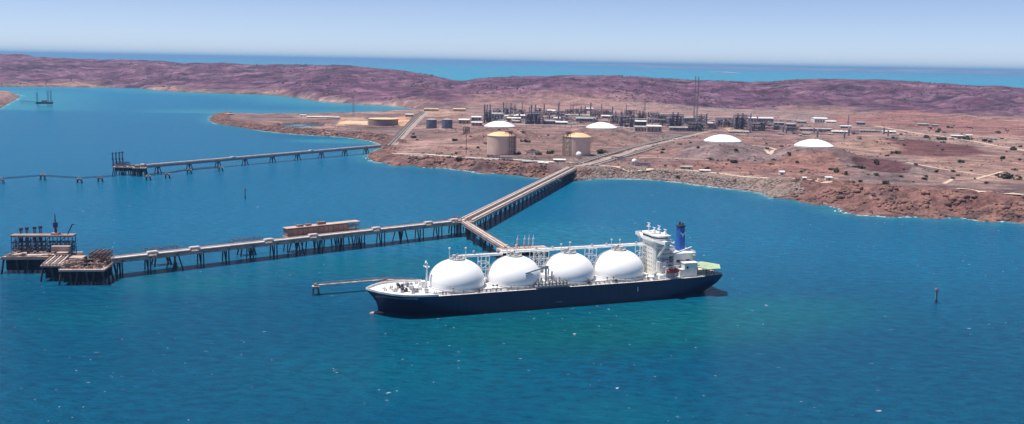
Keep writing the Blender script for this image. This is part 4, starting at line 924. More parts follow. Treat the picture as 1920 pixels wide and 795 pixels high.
# ------------------------------------------------------------------ storage tanks ashore
for i, (p, lab) in enumerate(zip(TS, ('leftmost white tank dome behind the left beige tank', 'white tank dome in front of the plant, second from the left', 'white tank dome on a grey mound, third from the left', 'rightmost white tank dome with a cream rim'))):
    r_ = thing('buried_tank', lab, 'storage tank', (p[0], p[1], p[2]-1.5), 0, 'white domed tanks on earth mounds')
    Rr = 33; hh = 10.5; rs = (Rr*Rr+hh*hh)/(2*hh); prof = [(Rr+.4, -1.5), (Rr+.4, 2.2)]+[(rs*math.sin(t_), 2.4+hh-rs+rs*math.cos(t_)) for t_ in np.linspace(math.asin(Rr/rs), 0.02, 12)]
    MB().lathe(prof[1:], n=56).build('dome_roof', 'dome', r_, smooth=True); MB().lathe([(Rr+.9, -1.6), (Rr+.9, 2.0), (Rr-.5, 2.25)], n=56).build('rim_wall', 'roofw', r_)
def big_tank(px, pyb, dia_px, hgt, lab, side):
    p = gnd(px, pyb); Yc_ = p[1]+27; D_ = dia_px*Yc_/FPX; x = p[0]; r = D_/2
    t_ = thing('storage_tank', lab, 'storage tank', (x, Yc_, p[2]-1), 0, 'beige flat topped storage tanks')
    MB().lathe([(r, 0), (r, hgt)], n=64).build('shell', 'tank', t_, smooth=True)
    mb = MB()
    for k in range(40): a_ = 2*PI*k/40; mb.cyl((r*math.cos(a_), r*math.sin(a_), 0), (r*math.cos(a_), r*math.sin(a_), hgt), .25, n=4, cap=False)
    mb.lathe([(r+.5, hgt-1), (r+.7, hgt), (r-.2, hgt+.2)], n=64); mb.build('shell_ribs', 'tank', t_)
    MB().lathe([(r, hgt+.1), (r*.8, hgt+2.6), (r*.5, hgt+4.8), (r*.2, hgt+6), (0, hgt+6.2)], n=56).build('roof', 'tankroof', t_, smooth=True)
    s = side; MB().frame(s*(r-7)-3.5, s*(r-7)+3.5, -r*.9, -r*.35, hgt*0, hgt+5, 2, 2, 5, .5).frame(s*(r*.55)-7, s*(r*.55)+7, -r*.55, 2, hgt+1, hgt+7.5, 4, 2, 1, .45).cyl((s*r*.75,-r*.5,hgt), (s*r*.75,-r*.5,hgt+7), .7).box(s*r*.6-3,s*r*.6+3,-8,-2,hgt+3,hgt+7).build('stair_tower', 'rust', t_)
    mb = MB()
    for k in range(5): mb.cyl((s*(r-2)+k*.9*s, -r*.45, 1), (s*(r-2)+k*.9*s, -r*.45, hgt+3), .35, n=6)
    mb.build('riser_pipes', 'rust', t_); return t_
big_tank(939, 291, 53, 34, 'left beige storage tank with its stair tower on the right', 1); big_tank(1083, 293, 51, 34, 'right beige storage tank with a small white vessel before it', -1)
for px, lab in ((808, 'left blue grey fuel tank'), (837.5, 'right blue grey fuel tank')):
    p = gnd(px, 241); t_ = thing('fuel_tank', lab+' beside the pipeway', 'storage tank', (p[0], p[1]+13, p[2]-1), 0, 'pair of blue grey tanks')
    r = 10.0*p[1]/FPX; MB().lathe([(r, 0), (r, 22)], n=40).build('shell', 'tblue', t_, smooth=True); MB().lathe([(r+.3, 21.8), (r+.3, 22.3), (0, 24.5)], n=40).build('roof', 'roofg', t_)
    mb = MB(); 
    for k in range(10): a_ = -PI*.9+k*.16; mb.box(r*math.cos(a_)*1.02-.7, r*math.cos(a_)*1.02+.7, r*math.sin(a_)*1.02-.7, r*math.sin(a_)*1.02+.7, k*2.2, k*2.2+.5)
    mb.build('spiral_stair', 'lgrey', t_)
p = gnd(715, 236); t_ = thing('wide_tank', 'very wide low mauve tank with a pale sand roof on the spit', 'storage tank', (p[0], p[1]+36, p[2]-.5), 0)
r = 28*p[1]/FPX; MB().lathe([(r, 0), (r, 17)], n=64).build('shell', mat('tank_mauve', (.3,.22,.21), .75, .1, .05), t_, smooth=True); MB().lathe([(r+.4, 16.6), (r+.4, 17.2), (0, 19)], n=64).build('roof', 'tankroof', t_)
p = gnd(661, 233); t_ = thing('walled_compound', 'raised sandy earth compound left of the wide mauve tank', 'compound', p, 0)
s_ = p[1]/FPX; m_ = mat('sandy_bank', (.66,.44,.29), .95, .1, .05); MB().add([(-31*s_,-2,-3),(31*s_,-2,-3),(24*s_,70,-3),(-22*s_,70,-3),(-27*s_,6,3),(27*s_,6,3),(22*s_,62,5),(-20*s_,62,5)], [(0,1,5,4),(1,2,6,5),(2,3,7,6),(3,0,4,7),(4,5,6,7)]).build('earth_bank', m_, t_)
MB().box(-24*s_, 20*s_, 62, 65, 3, 9).build('rear_wall', 'roofw', t_)
# small vessels near the beige tank
def sphere_vessel(px, py, r, lab):
    p = gnd(px, py); t_ = thing('gas_vessel', lab, 'vessel', p, 0)
    MB().lathe([(r*math.cos(a_), r*1.35+r*math.sin(a_)) for a_ in np.linspace(-PI/2, PI/2, 14)], n=20).build('sphere', 'white', t_, smooth=True)
    for k in range(6): a_ = k*PI/3; MB().cyl((r*.85*math.cos(a_), r*.85*math.sin(a_), 0), (r*.85*math.cos(a_), r*.85*math.sin(a_), r*1.3), .4, n=6).build('leg', 'grey', t_)
sphere_vessel(1085, 297, 5.0, 'white round gas vessel in front of the right beige tank'); sphere_vessel(1189, 309, 4.2, 'small white round vessel beside the shore pipeway')
# ------------------------------------------------------------------ tall structures
def lattice(name, label, px, pyb, top_py, wd, m='plant', grp=None, tip=True):
    p = gnd(px, pyb); H = ((pyb-top_py)*p[1]/FPX)/math.cos(PITCH)*.99
    t_ = thing(name, label, 'mast', p, 0, grp); mb = MB(); n = max(6, int(H/8))
    for i in range(n):
        z0, z1 = H*i/n, H*(i+1)/n; w0 = wd*(1-.6*i/n)/2; w1 = wd*(1-.6*(i+1)/n)/2; q = [(-1,-1),(1,-1),(1,1),(-1,1)]
        for k in range(4):
            a_, b_ = q[k], q[(k+1)%4]; mb.beam((a_[0]*w0, a_[1]*w0, z0), (a_[0]*w1, a_[1]*w1, z1), .3); mb.beam((a_[0]*w0, a_[1]*w0, z0), (b_[0]*w1, b_[1]*w1, z1), .2); mb.beam((a_[0]*w1, a_[1]*w1, z1), (b_[0]*w1, b_[1]*w1, z1), .2)
    mb.build('lattice', m, t_)
    MB().cyl((0,0,0), (0,0,H*1.01), .45 if tip else .4, n=8).build('riser', m, t_)
    if tip: MB().cyl((0,0,H), (0,0,H+3), .8, .6, 8).build('flare_tip', 'dark', t_)
    return t_
lattice('flare_stack', 'left of the two tallest flare stacks in the plant', 1300, 240, 146, 4.5, grp='pair of tall flare stacks'); lattice('flare_stack', 'right of the two tallest flare stacks in the plant', 1305.5, 243, 146, 4.5, grp='pair of tall flare stacks')
lattice('lattice_mast', 'tall thin lattice mast beside the inlet behind the wide mauve tank', 663, 216, 178, 7, tip=False)
lattice('flare_stack', 'slim flare stack with a platform top right of the second white dome', 1208, 228, 191, 6)
lattice('lattice_mast', 'thin mast standing among the low buildings left of the white roofed hall', 1590, 238, 216, 4, tip=False)
lattice('radio_mast', 'left radio mast on the far hill top', 555, 121.5, 110, 5, 'arm', 'radio masts on the hill', False); lattice('radio_mast', 'right radio mast on the far hill top', 564.5, 121.5, 109, 8, 'arm', 'radio masts on the hill', False)
p = gnd(874, 289); t_ = thing('flare_pole', 'rusty pole with a slanted frame on top, left of the left beige tank', 'pole', p, .2)
hp_ = 40*p[1]/FPX; MB().cyl((0,0,0), (0,0,hp_), .6, .5, 8).build('pole', 'rust', t_); MB().frame(-5, 5, -3, 3, hp_-1, hp_+10, 3, 1, 2, .6).beam((-6,0,hp_-3), (6,0,hp_+9), 1.4).build('slanted_frame', 'rust', t_)
# ------------------------------------------------------------------ process plant
ORD = ['first', 'second', 'third', 'fourth', 'fifth', 'sixth', 'seventh', 'eighth', 'ninth', 'tenth', 'eleventh', 'twelfth', 'thirteenth', 'fourteenth', 'fifteenth', 'sixteenth', 'seventeenth', 'eighteenth', 'nineteenth', 'twentieth', 'twenty-first', 'twenty-second', 'twenty-third', 'twenty-fourth', 'twenty-fifth', 'twenty-sixth', 'twenty-seventh', 'twenty-eighth', 'twenty-ninth', 'thirtieth', 'thirty-first', 'thirty-second']
def m2px(p): return p[1]/FPX
cols = [(908,231,196,2.8),(913,222,196,2.4),(918.5,224,195,2.6),(943.5,217,192,2.2),(949,214,200,1.6),(957.5,216,193,2.2),(965,214,196,1.6),(979,207,193,1.2),(992,224,201,2.0),(995.5,233,197,2.8),(1003.5,222,196,2.4),(1020,212,195,2.4),
 (1047,226,192,2.6),(1052,227,214,1.6),(1070,212,196,1.2),(1074,218,197,1.4),(1089,215,199,1.8),(1097,215,198,2.2),(1107,220,193,2.8),(1115,222,205,2),(1123,222,208,2),(1127.5,212,195,1.3),(1148,218,200,2.2),(1154,225,209,2.4),(1165,231,209,3.2),(1174,211,196,1.2),(1206,226,210,2.4),(1215,230,210,2.2),(1223,234,213,1.2),(1324,235,213,2.6),(1406,250,213,3.0),(1314,228,213,2.2)]
cols.sort()
for i, (px, pb, pt, wpx) in enumerate(cols):
    p = gnd(px, pb); H = (pb-pt)*m2px(p); r = wpx*m2px(p)/2; kind = i % 3
    t_ = thing('process_column', f"{['slim dark','thick grey','stepped grey'][kind]} process column, {ORD[i]} from the left across the plant", 'process column', p, random.random(), 'process columns and stacks of the plant')
    mb = MB()
    if kind == 2: mb.cyl((0,0,0), (0,0,H*.6), r, n=12).cyl((0,0,H*.6), (0,0,H), r*.7, n=12)
    else: mb.cyl((0,0,0), (0,0,H), r, r*.85, 12)
    mb.build('shell', ['plantd', 'plant', 'plantd'][kind], t_, smooth=False); mb = MB()
    for q in (.25, .5, .72, .92): mb.lathe([(r*1.0, H*q), (r*1.7, H*q), (r*1.7, H*q+.5), (r*1.0, H*q+.5)], n=10)
    mb.cyl((r*1.2,0,0), (r*1.2,0,H*1.04), .35, n=5); mb.build('platforms', 'plant', t_)
# process modules: framed blocks with equipment inside
mods = [(907,921,229,207,18,'plantd','dark steel module under the three columns at the plant\'s left end'),
 (943,956,218,203,16,'plantd','dark framed module left of the tall columns behind the leftmost white dome'),(957,969,213,202,14,'plant','grey framed module just right of the columns behind the leftmost white dome'),
 (985,1018,234,212,34,'plantd','large dark process module halfway between the two left white domes'),(1001,1016,216,203,20,'plant','upper grey module at the back of the large dark process module'),
 (1060,1080,214,206,20,'plant','low grey module among thin stacks left of the second white dome'),(1108,1126,220,206,24,'plant','pipe-filled module directly behind the second white dome'),
 (1146,1160,232,215,24,'plantd','dark module right of the second white dome'),(1162,1190,240,217,26,'plantd','wide purple grey module right of the second white dome'),
 (1196,1212,228,212,18,'plant','grey module with square top left of the slim flare stack'),(1226,1250,230,214,20,'plant','low cluttered module left of the twin stacked module'),
 (1254,1281,239,215,26,'plantd','dark module with two short stacks left of the flare stacks'),(1290,1326,246,229,28,'plantb','dark blue module at the foot of the flare stacks'),
 (1307,1322,231,215,18,'plantl','pale open lattice module behind the dark blue module'),(1345,1375,238,222,30,'plant','brownish low module between the two blue modules'),(1378,1404,243,217,26,'plantb','blue module with twin stacks right of the flare stacks'),
 (1410,1448,246,229,28,'plantb','rightmost wide blue grey module of the plant')]
mods += [(924,940,214,204,22,'plant','grey module at the back between the left columns and the tall columns'),(968,986,216,206,22,'plant','grey module behind the long white topped pipe rack'),(1018,1034,218,208,22,'plant','grey module just left of the white arched hall'),(1042,1058,220,209,20,'plantd','dark module just right of the white arched hall'),
 (1080,1100,213,205,22,'plant','hazy grey module at the back between the second dome and the thin stacks'),(1128,1146,216,206,22,'plantd','dark module at the back right of the second dome'),(1172,1194,216,207,22,'plant','hazy grey module at the back left of the slim flare stack'),(1216,1236,222,212,20,'plant','hazy grey module just right of the slim flare stack'),
 (1238,1254,236,225,20,'plantd','small dark module left of the two stack module'),(1282,1296,233,222,18,'plant','small grey module left of the foot of the flare stacks'),(1328,1346,242,232,18,'plant','small grey module right of the dark blue module'),(1450,1470,244,236,18,'plant','small grey module right of the rightmost blue module'),(1474,1500,246,239,20,'plant','low grey module above the rightmost white dome')]
for (x0, x1, pb, pt, dep, m_, lab) in mods:
    p = gnd((x0+x1)/2, pb); s_ = m2px(p); W = (x1-x0)*s_; H = (pb-pt)*s_
    t_ = thing('process_module', lab, 'process module', p, 0)
    nx = max(3, int(W/7)); nz = max(2, int(H/6))
    MB().frame(-W/2, W/2, 0, dep, 0, H, nx, 2, nz, .7).build('steel_frame', m_, t_)
    mb = MB()
    for k in range(nx*nz):
        x = random.uniform(-W/2+2, W/2-2); z = random.uniform(0, H*.8); y = random.uniform(2, dep-2); q = random.random()
        if q < .4: mb.cyl((x-3, y, z+2), (x+3, y, z+2), random.uniform(1, 2), n=8)
        elif q < .7: mb.cyl((x, y, 0), (x, y, min(H, z+6)), random.uniform(.8, 1.8), n=8)
        else: mb.box(x-2.2, x+2.2, y-2, y+2, z, z+random.uniform(2, 4))
    mb.build('equipment', m_ if random.random() < .6 else 'plant', t_)
    mb = MB()
    for k in range(4): z = H*(k+1)/4.3; mb.box(-W/2, W/2*random.uniform(.2, 1), 1, dep-1, z, z+.4)
    mb.build('floors', 'plantd' if m_ != 'plantl' else 'plantl', t_)
    if 'stack' in lab and 'foot' not in lab and 'module with' in lab or 'two short' in lab:
        for xx in ((-W*.2, W*.15) if 'two' in lab else (-W*.28, W*.08)): MB().cyl((xx, dep*.4, 0), (xx, dep*.4, H+6), 1.9, n=10).build('stack', 'plantd', t_)
# pipe racks / air coolers / sheds
bld = [(968,991,223,216,16,'plantl','roofw','long low pipe rack with a white top behind the leftmost white dome'),(946,953,221,217,10,'plantl','roofw','small white hut behind the leftmost white dome'),(963.5,969.5,221,216.5,9,'plantl','roofw','tiny white domed hut right of the thin white stack'),
 (950,976,226,221,14,'shedp','roofw','pale long hut behind the leftmost white dome'),(960,974,231,226.5,14,'plantd','roofg','dark low shed right of the leftmost white dome'),(921,943,226,212,40,'plantl','roofg','pale open yard building right of the three left columns'),
 (1018,1042,234,226,22,'plantd','roofg','long dark shed at the plant front between the two left domes'),(1042,1064,235,228.5,20,'plantd','roofw','dark front shed with white roof edge left of the second dome'),(1026,1041,215,208,16,'plantl','roofw','white arched hall in the middle of the plant'),
 (1034,1041,221,218,8,'plantl','roofw','small white roofed hut right of the dark process module'),(1038,1052,225,221.5,9,'shedp','roofw','pale flat hut in front of the white arched hall'),(1060,1106,220,215.5,12,'plant','roofg','long upper pipe rack behind the second white dome'),
 (1080,1116,228,221,30,'plant','roofg','long grey roofed shed behind the second white dome'),(1098,1112,208,203,16,'plantl','roofw','pair of white roofs at the back of the plant'),(1128,1150,222,217,14,'plant','roofw','light pipe rack just right behind the second dome'),
 (1190,1212,237,227,18,'plantb','roofw','dark building with a bright white roof left of the slim flare stack'),(1190,1213,247,237,20,'shedp','roofg','pale box building in front of the slim flare stack'),(1213,1240,248,236,18,'shedp','roofw','open fronted shed with a long white roof'),
 (1180,1205,222,217,14,'shedp','tankroof','orange roofed low shed right of the second dome'),(1255,1291,245,238.5,14,'plant','roofg','low grey block before the two stack module'),(1325,1337,235,230.5,10,'plantl','roofw','bright white box right of the flare stacks'),
 (1283,1304,229,220,18,'plant','roofg','sloping roofed rack left of the flare stacks'),(1366,1404,250,246,12,'plantl','roofg','long pale wall before the twin stack blue module'),(1404,1450,228,221,16,'plant','roofw','sloping conveyor roof behind the rightmost blue module'),
 (1527,1552,230,221,34,'roofw','roofw','large white roofed hall in the low buildings right of the plant'),(1549,1568,231,227,14,'roofw','roofw','small white roofed annex of the large white hall'),
 (1452,1470,236,230,14,'plant','roofg','grey low building just right of the rightmost blue module'),(1474,1492,238,232,14,'plantd','roofg','dark low building above the rightmost white dome'),(1500,1560,246,241,12,'plant','roofg','very long low grey building above the rightmost white dome'),
 (1494,1512,232,227,12,'plant','roofg','small grey building left of the large white hall'),(1560,1590,250,246,12,'plantl','roofw','long white roofed building right of the rightmost white dome'),(1576,1596,240,236,10,'plantl','roofw','white roofed hut near the thin mast'),(1606,1622,234,229,10,'plant','roofg','grey hut right of the thin mast'),
 (1612,1640,248,244,10,'plantl','roofg','flat pale building with dark eaves at the plant\'s right edge'),(1655,1680,250,246,12,'plantl','roofw','white roofed building farthest right in the built area'),(1720,1742,236,232,12,'plantl','roofg','lone dark walled building on the red plain'),(1748,1760,237,234,9,'plantd','roofg','small dark building next to the lone building on the red plain'),
 (1784,1806,258,254,10,'plantl','roofw','white roofed building by the tree line at the right'),(1812,1824,256,253,8,'roofw','roofw','bright white shed by the tree line at the right'),(1855,1870,262,259,9,'plantl','roofg','small building at the far right of the plain'),
 (1038,1060,304,299,9,'plantd','roofw','dark long hut with a bright white roof at the head of the shore trestle'),(1009,1019,308,305.5,6,'roofw','roofw','flat white hut left of the head of the shore trestle'),(980,1000,306,302,8,'shedp','roofg','pink walled hut on the shore left of the trestle head'),(1021,1028,309,307,5,'roofw','roofw','tiny white hut beside the flat white hut'),
 (1276,1298,317,312,9,'plantl','roofg','grey roofed hut on the shore road below the third dome'),(1312,1332,323,320,7,'shedp','roofw','pinkish flat hut on the shore road'),(1462,1471,328,322.5,7,'roofw','roofw','small rounded white hut on the shore road'),(1505,1512,337,334.5,5,'roofw','roofw','tiny white cabin at the right end of the shore huts'),(1548,1560,341,338,6,'roofw','roofw','pale cabin at the far right of the shore huts'),
 (850,872,208,204,14,'shedp','tankroof','sand coloured building behind the blue grey tanks'),(795,822,208,204,12,'shedp','tankroof','long sand coloured building at the end of the inlet'),(860,880,232,224,16,'shedp','roofw','pink walled building right of the blue grey tanks'),(884,902,226,219,16,'plantl','roofw','pale stepped building left of the three left columns'),(884,904,236,229,12,'shedp','roofw','low pink building before the three left columns'),
 (575,606,221,219,8,'plantl','roofw','long white shed on the spit, left part'),(608,636,221.5,219,8,'plantl','roofw','long white shed on the spit, right part'),(562,574,218,215.5,8,'plant','roofw','small huts at the left end of the long white shed'),(422,436,215,213,8,'rust','roofg','low rusty building at the tip of the spit'),(760,775,219,214,10,'plantl','roofw','white roofed hut beside the far end of the pipeway')]
for (x0, x1, pb, pt, dep, wm_, rm_, lab) in bld:
    p = gnd((x0+x1)/2, pb); s_ = m2px(p); W = (x1-x0)*s_; H = max(3, (pb-pt)*s_-dep*.06)
    t_ = thing('plant_building', lab, 'building', (p[0], p[1], p[2]-.8), 0); H += .8
    MB().box(-W/2, W/2, 0, dep, 0, H).build('wall', wm_, t_)
    if 'arched' in lab or 'rounded' in lab:
        mb = MB(); n = 10; vs = [(x, dep/2-(dep/2+.5)*math.cos(PI*k/n), H+dep*.3*math.sin(PI*k/n)) for x in (-W/2-.4, W/2+.4) for k in range(n+1)]; mb.add(vs, [(k, k+1, n+2+k, n+1+k) for k in range(n)]+[tuple(range(n+1)), tuple(range(2*n+1, n, -1))]); mb.build('roof', rm_, t_)
    else:
        rh = min(2.5, dep*.16); MB().add([(-W/2-.6,-.6,H-.15),(W/2+.6,-.6,H-.15),(W/2+.6,dep+.6,H-.15),(-W/2-.6,dep+.6,H-.15),(-W/2-.6,dep/2,H+rh),(W/2+.6,dep/2,H+rh)], [(0,1,5,4),(2,3,4,5),(0,4,3),(1,2,5),(0,3,2,1)]).build('roof', rm_, t_)
    mb = MB(); n = max(1, int(W/7))
    for k in range(n): x = -W/2+(k+.5)*W/n; mb.box(x-1.1, x+1.1, -.12, .2, H*.25, H*.7)
    mb.build('openings', 'dark', t_)
# long white pipe at plant front and pipeways
def pipeway(label, pts, wd, npipe, m, h=3.0, sup=14):
    q = [gnd(x, y) for x, y in pts]; t_ = thing('pipeway', label, 'pipeline', q[0], 0); o = q[0]
    for k in range(npipe):
        mb = MB(); off = (k-(npipe-1)/2)*wd/max(1, npipe-1) if npipe > 1 else 0; pp = []
        for i, P_ in enumerate(q):
            d_ = (q[min(i+1, len(q)-1)]-q[max(i-1, 0)])[:2]; d_ = d_/np.linalg.norm(d_); pp.append(P_-o+np.array([-d_[1]*off, d_[0]*off, h]))
        for A_, B_ in zip(pp[:-1], pp[1:]): mb.cyl(A_, B_, .75 if k % 2 == 0 else .5, n=8)
        mb.build('pipe', m[k % len(m)], t_)
    mb = MB()
    for A_, B_ in zip(q[:-1], q[1:]):
        L = np.linalg.norm(B_-A_); n = max(1, int(L/sup))
        for i in range(n):
            c = A_+(B_-A_)*i/n-o; d_ = (B_-A_)[:2]/np.linalg.norm((B_-A_)[:2]); nn = np.array([-d_[1], d_[0], 0])*(wd/2+1)
            mb.beam(c-nn+[0,0,-1], c-nn+[0,0,h], .6); mb.beam(c+nn+[0,0,-1], c+nn+[0,0,h], .6); mb.beam(c-nn+[0,0,h-.9], c+nn+[0,0,h-.9], .5)
    build_each(mb, 'support', 'grey', t_, 3)
pipeway('long white pipeline along the front of the plant passing the second dome', [(966,237),(1060,238.5),(1140,240),(1240,248)], 2, 2, ['roofw', 'pipe'], 5)
pipeway('bundle of pipes climbing from the distant jetty past the blue grey tanks', [(728,275),(752,250),(778,222),(792,210)], 12, 6, ['pipe', 'pipe3', 'pipe2'], 2.5)
pipeway('bundle of pipes running inland from the shore trestle towards the plant', [(1080,309),(1120,296),(1180,278),(1240,264),(1275,255)], 10, 5, ['pipe', 'pipe3', 'pipe2'], 2.2)
pipeway('second pipe bundle right of the inland pipe run', [(1110,312),(1150,300),(1200,286),(1235,274)], 8, 4, ['pipe', 'pipe2', 'pipe3'], 2.0)
pipeway('low pipeline following the shore below the beige tanks', [(735,290),(800,291),(870,297),(960,301),(1040,306)], 4, 3, ['pipe', 'pipe3'], 1.5)
# dark pump yard below the left beige tank
for k, (px, py, lab) in enumerate(((925,297,'dark tangled valve yard below the left beige tank, left half'), (948,301,'dark tangled valve yard below the left beige tank, right half'), (1000,288,'valve yard between the two beige tanks'), (1205,312,'dark pipe yard beside the small white round vessel'), (1160,300,'pale equipment yard beside the inland pipes'))):
    p = gnd(px, py); t_ = thing('valve_yard', lab, 'pipework', p, 0); MB().frame(-11, 11, -6, 6, 0, 5, 5, 3, 2, .4).build('steel_frame', 'plantd', t_); mb = MB()
    for j in range(34): x = random.uniform(-13, 13); y = random.uniform(-8, 8); mb.cyl((x, y, 1+random.random()*3), (x+random.uniform(-5, 5), y+random.uniform(-5, 5), 1+random.random()*3), .5, n=6)
    mb.build('pipework', 'plant', t_)
rk_ = [(925,975,212,'behind the three left columns'),(930,990,219,'in front of the leftmost tall columns'),(1000,1060,216,'behind the large dark process module'),(1010,1062,222,'across the middle of the left plant'),(1045,1100,211,'below the two thin stacks'),(1065,1120,225,'behind the second dome, nearest it'),(1120,1180,213,'behind the right side of the second dome'),(1150,1200,221,'right of the second dome'),
 (1180,1250,229,'left of the open fronted shed'),(1225,1290,219,'behind the two stack module'),(1245,1300,226,'between the two stack module and the flare stacks'),(1320,1385,226,'between the two blue modules'),(1330,1400,233,'in front of the brownish module'),(1400,1460,222,'behind the rightmost blue module'),(1450,1530,228,'right of the rightmost blue module'),(1440,1520,236,'low down right of the rightmost blue module')]
for (x0, x1, py, zn) in rk_:
    p0 = gnd(x0, py); p1 = gnd(x1, py+1.5); L = np.linalg.norm(p1[:2]-p0[:2]); t_ = thing('pipe_rack', 'long low pipe rack '+zn, 'pipe rack', p0, yaw(p0, p1), 'pipe racks of the plant')
    hh = random.uniform(6, 10); MB().frame(0, L, 0, 7, -2, hh, max(4, int(L/9)), 1, 2, .5, False).build('steel_frame', 'plant', t_); mb = MB()
    for k in range(6): mb.cyl((0, 1+k, hh+.6), (L*random.uniform(.7, 1), 1+k, hh+.6), .45, n=6)
    build_each(mb, 'pipe', random.choice(('roofw', 'plantl', 'pipe')), t_)
    for k in range(int(L/16)): x = random.uniform(2, L-6); MB().box(x, x+random.uniform(4, 9), -6, -1, -1, random.uniform(3, 7)).build('fan_housing', random.choice(('plantl', 'plant', 'roofg')), t_)
# extra small equipment spread through the plant
zones = [(905,940,'behind the leftmost dome'),(940,985,'among the columns right of the leftmost dome'),(985,1045,'around the large dark module'),(1045,1100,'left of the second dome'),(1100,1160,'behind the second dome'),(1160,1240,'left of the open fronted shed'),(1240,1330,'around the flare stacks'),(1330,1450,'around the right blue modules'),(1450,1560,'above the rightmost dome'),(1560,1700,'in the low buildings at the right')]
kinds_ = ['horizontal pressure vessel', 'small upright vessel', 'boxy equipment skid', 'low cabin']
for (x0, x1, zn) in zones:
    for k in range(14):
        kind = k % 4; px = x0+(x1-x0)*((k*0.618+.13) % 1); py = (216 if px < 1450 else 232)+(px-900)*.018+random.random()*(16 if px < 1450 else 18); p = gnd(px, py); s_ = random.uniform(.8, 1.5)
        t_ = thing(['pressure_vessel', 'upright_vessel', 'equipment_skid', 'site_cabin'][kind], f"one of the {['pale','grey','dark','white'][kind]} {kinds_[kind]}s {zn}", ['vessel', 'vessel', 'equipment', 'cabin'][kind], p, random.choice((0, 1.57)), 'small equipment '+zn)
        if kind == 0: MB().cyl((-6*s_,0,3), (6*s_,0,3), 1.9*s_, n=10).box(-4,-3,-1,1,0,3).box(3,4,-1,1,0,3).build('vessel_shell', 'plantl', t_)
        elif kind == 1: MB().cyl((0,0,0), (0,0,13*s_), 1.6*s_, n=10).cyl((0,0,13*s_), (0,0,14.2*s_), 1.6*s_, .4, n=10).box(-2.5,2.5,-2.5,2.5,7*s_,7*s_+.4).build('vessel_shell', 'plant', t_)
        elif kind == 2: MB().box(-6*s_,6*s_,-3,3,0,.6).box(-5*s_,-1,-2,2,.6,4*s_).cyl((0,0,2.4), (5*s_,0,2.4), 1.4, n=8).frame(-6*s_,6*s_,-3,3,0,5.5*s_,3,1,1,.35).build('skid', 'plantd', t_)
        else: MB().box(-5*s_,5*s_,-2.5,2.5,0,3).build('wall', 'plantl', t_); MB().box(-5.4*s_,5.4*s_,-2.9,2.9,3,3.3).build('roof', 'roofw', t_)
# ------------------------------------------------------------------ shrubs
def bush_mesh(seed, r=3.0, n=150):
    rr = np.random.default_rng(seed); mb = MB(); cl = [(rr.normal(0, r*.35), rr.normal(0, r*.35), r*.35+abs(rr.normal(0, r*.2)), r*rr.uniform(.3, .55)) for _ in range(6)]
    for k in range(n):
        cx, cy, cz, cr = cl[k % 6]; d_ = Vector(rr.normal(0, 1, 3)).normalized()*cr*rr.uniform(.6, 1.1); c = Vector((cx, cy, max(.15, cz)))+d_; c.z = max(.1, c.z)
        u_ = Vector(rr.normal(0, 1, 3)).normalized()*r*.17; v_ = u_.cross(Vector(rr.normal(0, 1, 3))).normalized()*r*.13; mb.add([c-u_-v_, c+u_-v_, c+u_+v_, c-u_+v_], [(0,1,2,3)])
    return mb
protos = []
bz = [(1210,1590,268,330,'on the slopes below the third and fourth domes',46),(1590,1920,262,350,'on the sandy plain at the right',44),(760,1080,248,300,'on the slope around the beige tanks',34),(1640,1900,236,262,'by the far right tree line',26)]
kind_lab = ['dark green rounded bush', 'olive ragged bush', 'dark low spreading bush']
for (x0, x1, y0, y1, zn, cnt) in bz:
    for k in range(cnt):
        px = random.uniform(x0, x1); py = random.uniform(y0, y1); p = gnd(px, py); j = k % 3
        if p[2] < 3: continue
        if len(protos) <= j:
            t_ = thing('desert_bush', '', 'bush', p, 0, 'bushes scattered on the red earth'); f_ = bush_mesh(j+3).build('foliage', 'leaf' if j != 1 else 'leaf2', t_); s_ = MB().cyl((0,0,-.5), (.3,.1,1.6), .25, .1, 6).cyl((0,0,0), (-.8,.4,1.4), .15, .08, 5).build('stem', 'wood', t_)
            KID[t_.name] = [f_, s_]; KID[f_.name] = []; KID[s_.name] = []; protos.append(t_); o = t_
        else: o = dup(protos[j], p, random.random()*6)
        q = random.uniform(.7, 1.6) if random.random() < .85 else 2.3; o.scale = (q, q, q*.8); o.location = tuple(p); o['label'] = f'one of the {kind_lab[j]}es {zn}'; o['group'] = 'bushes '+zn
# tree line as individual larger clumps
for k, (px, py, sc, lab) in enumerate(((1888,335,3.4,'large round green thicket by the tracks at the far right'), (1738,258,3,'green thicket at the left end of the far tree line'), (1765,262,3.2,'green thicket in the middle of the far tree line'), (1812,262,3.4,'broad dark thicket near the bright white shed'), (1845,265,2.6,'thicket at the right end of the far tree line'), (1610,318,3.2,'green thicket on the rim of the round red pit'), (1127,288,3.2,'green thicket right of the right beige tank'), (1035,288,2.6,'green thicket just left of the right beige tank'), (1010,290,2.2,'small thicket between the beige tanks'))):
    p = gnd(px, py); o = dup(protos[k % 3], p, k, lab, (sc*1.5, sc, sc*.7)); o['category'] = 'thicket'; o.name = 'green_thicket'; o['group'] = 'large green thickets'
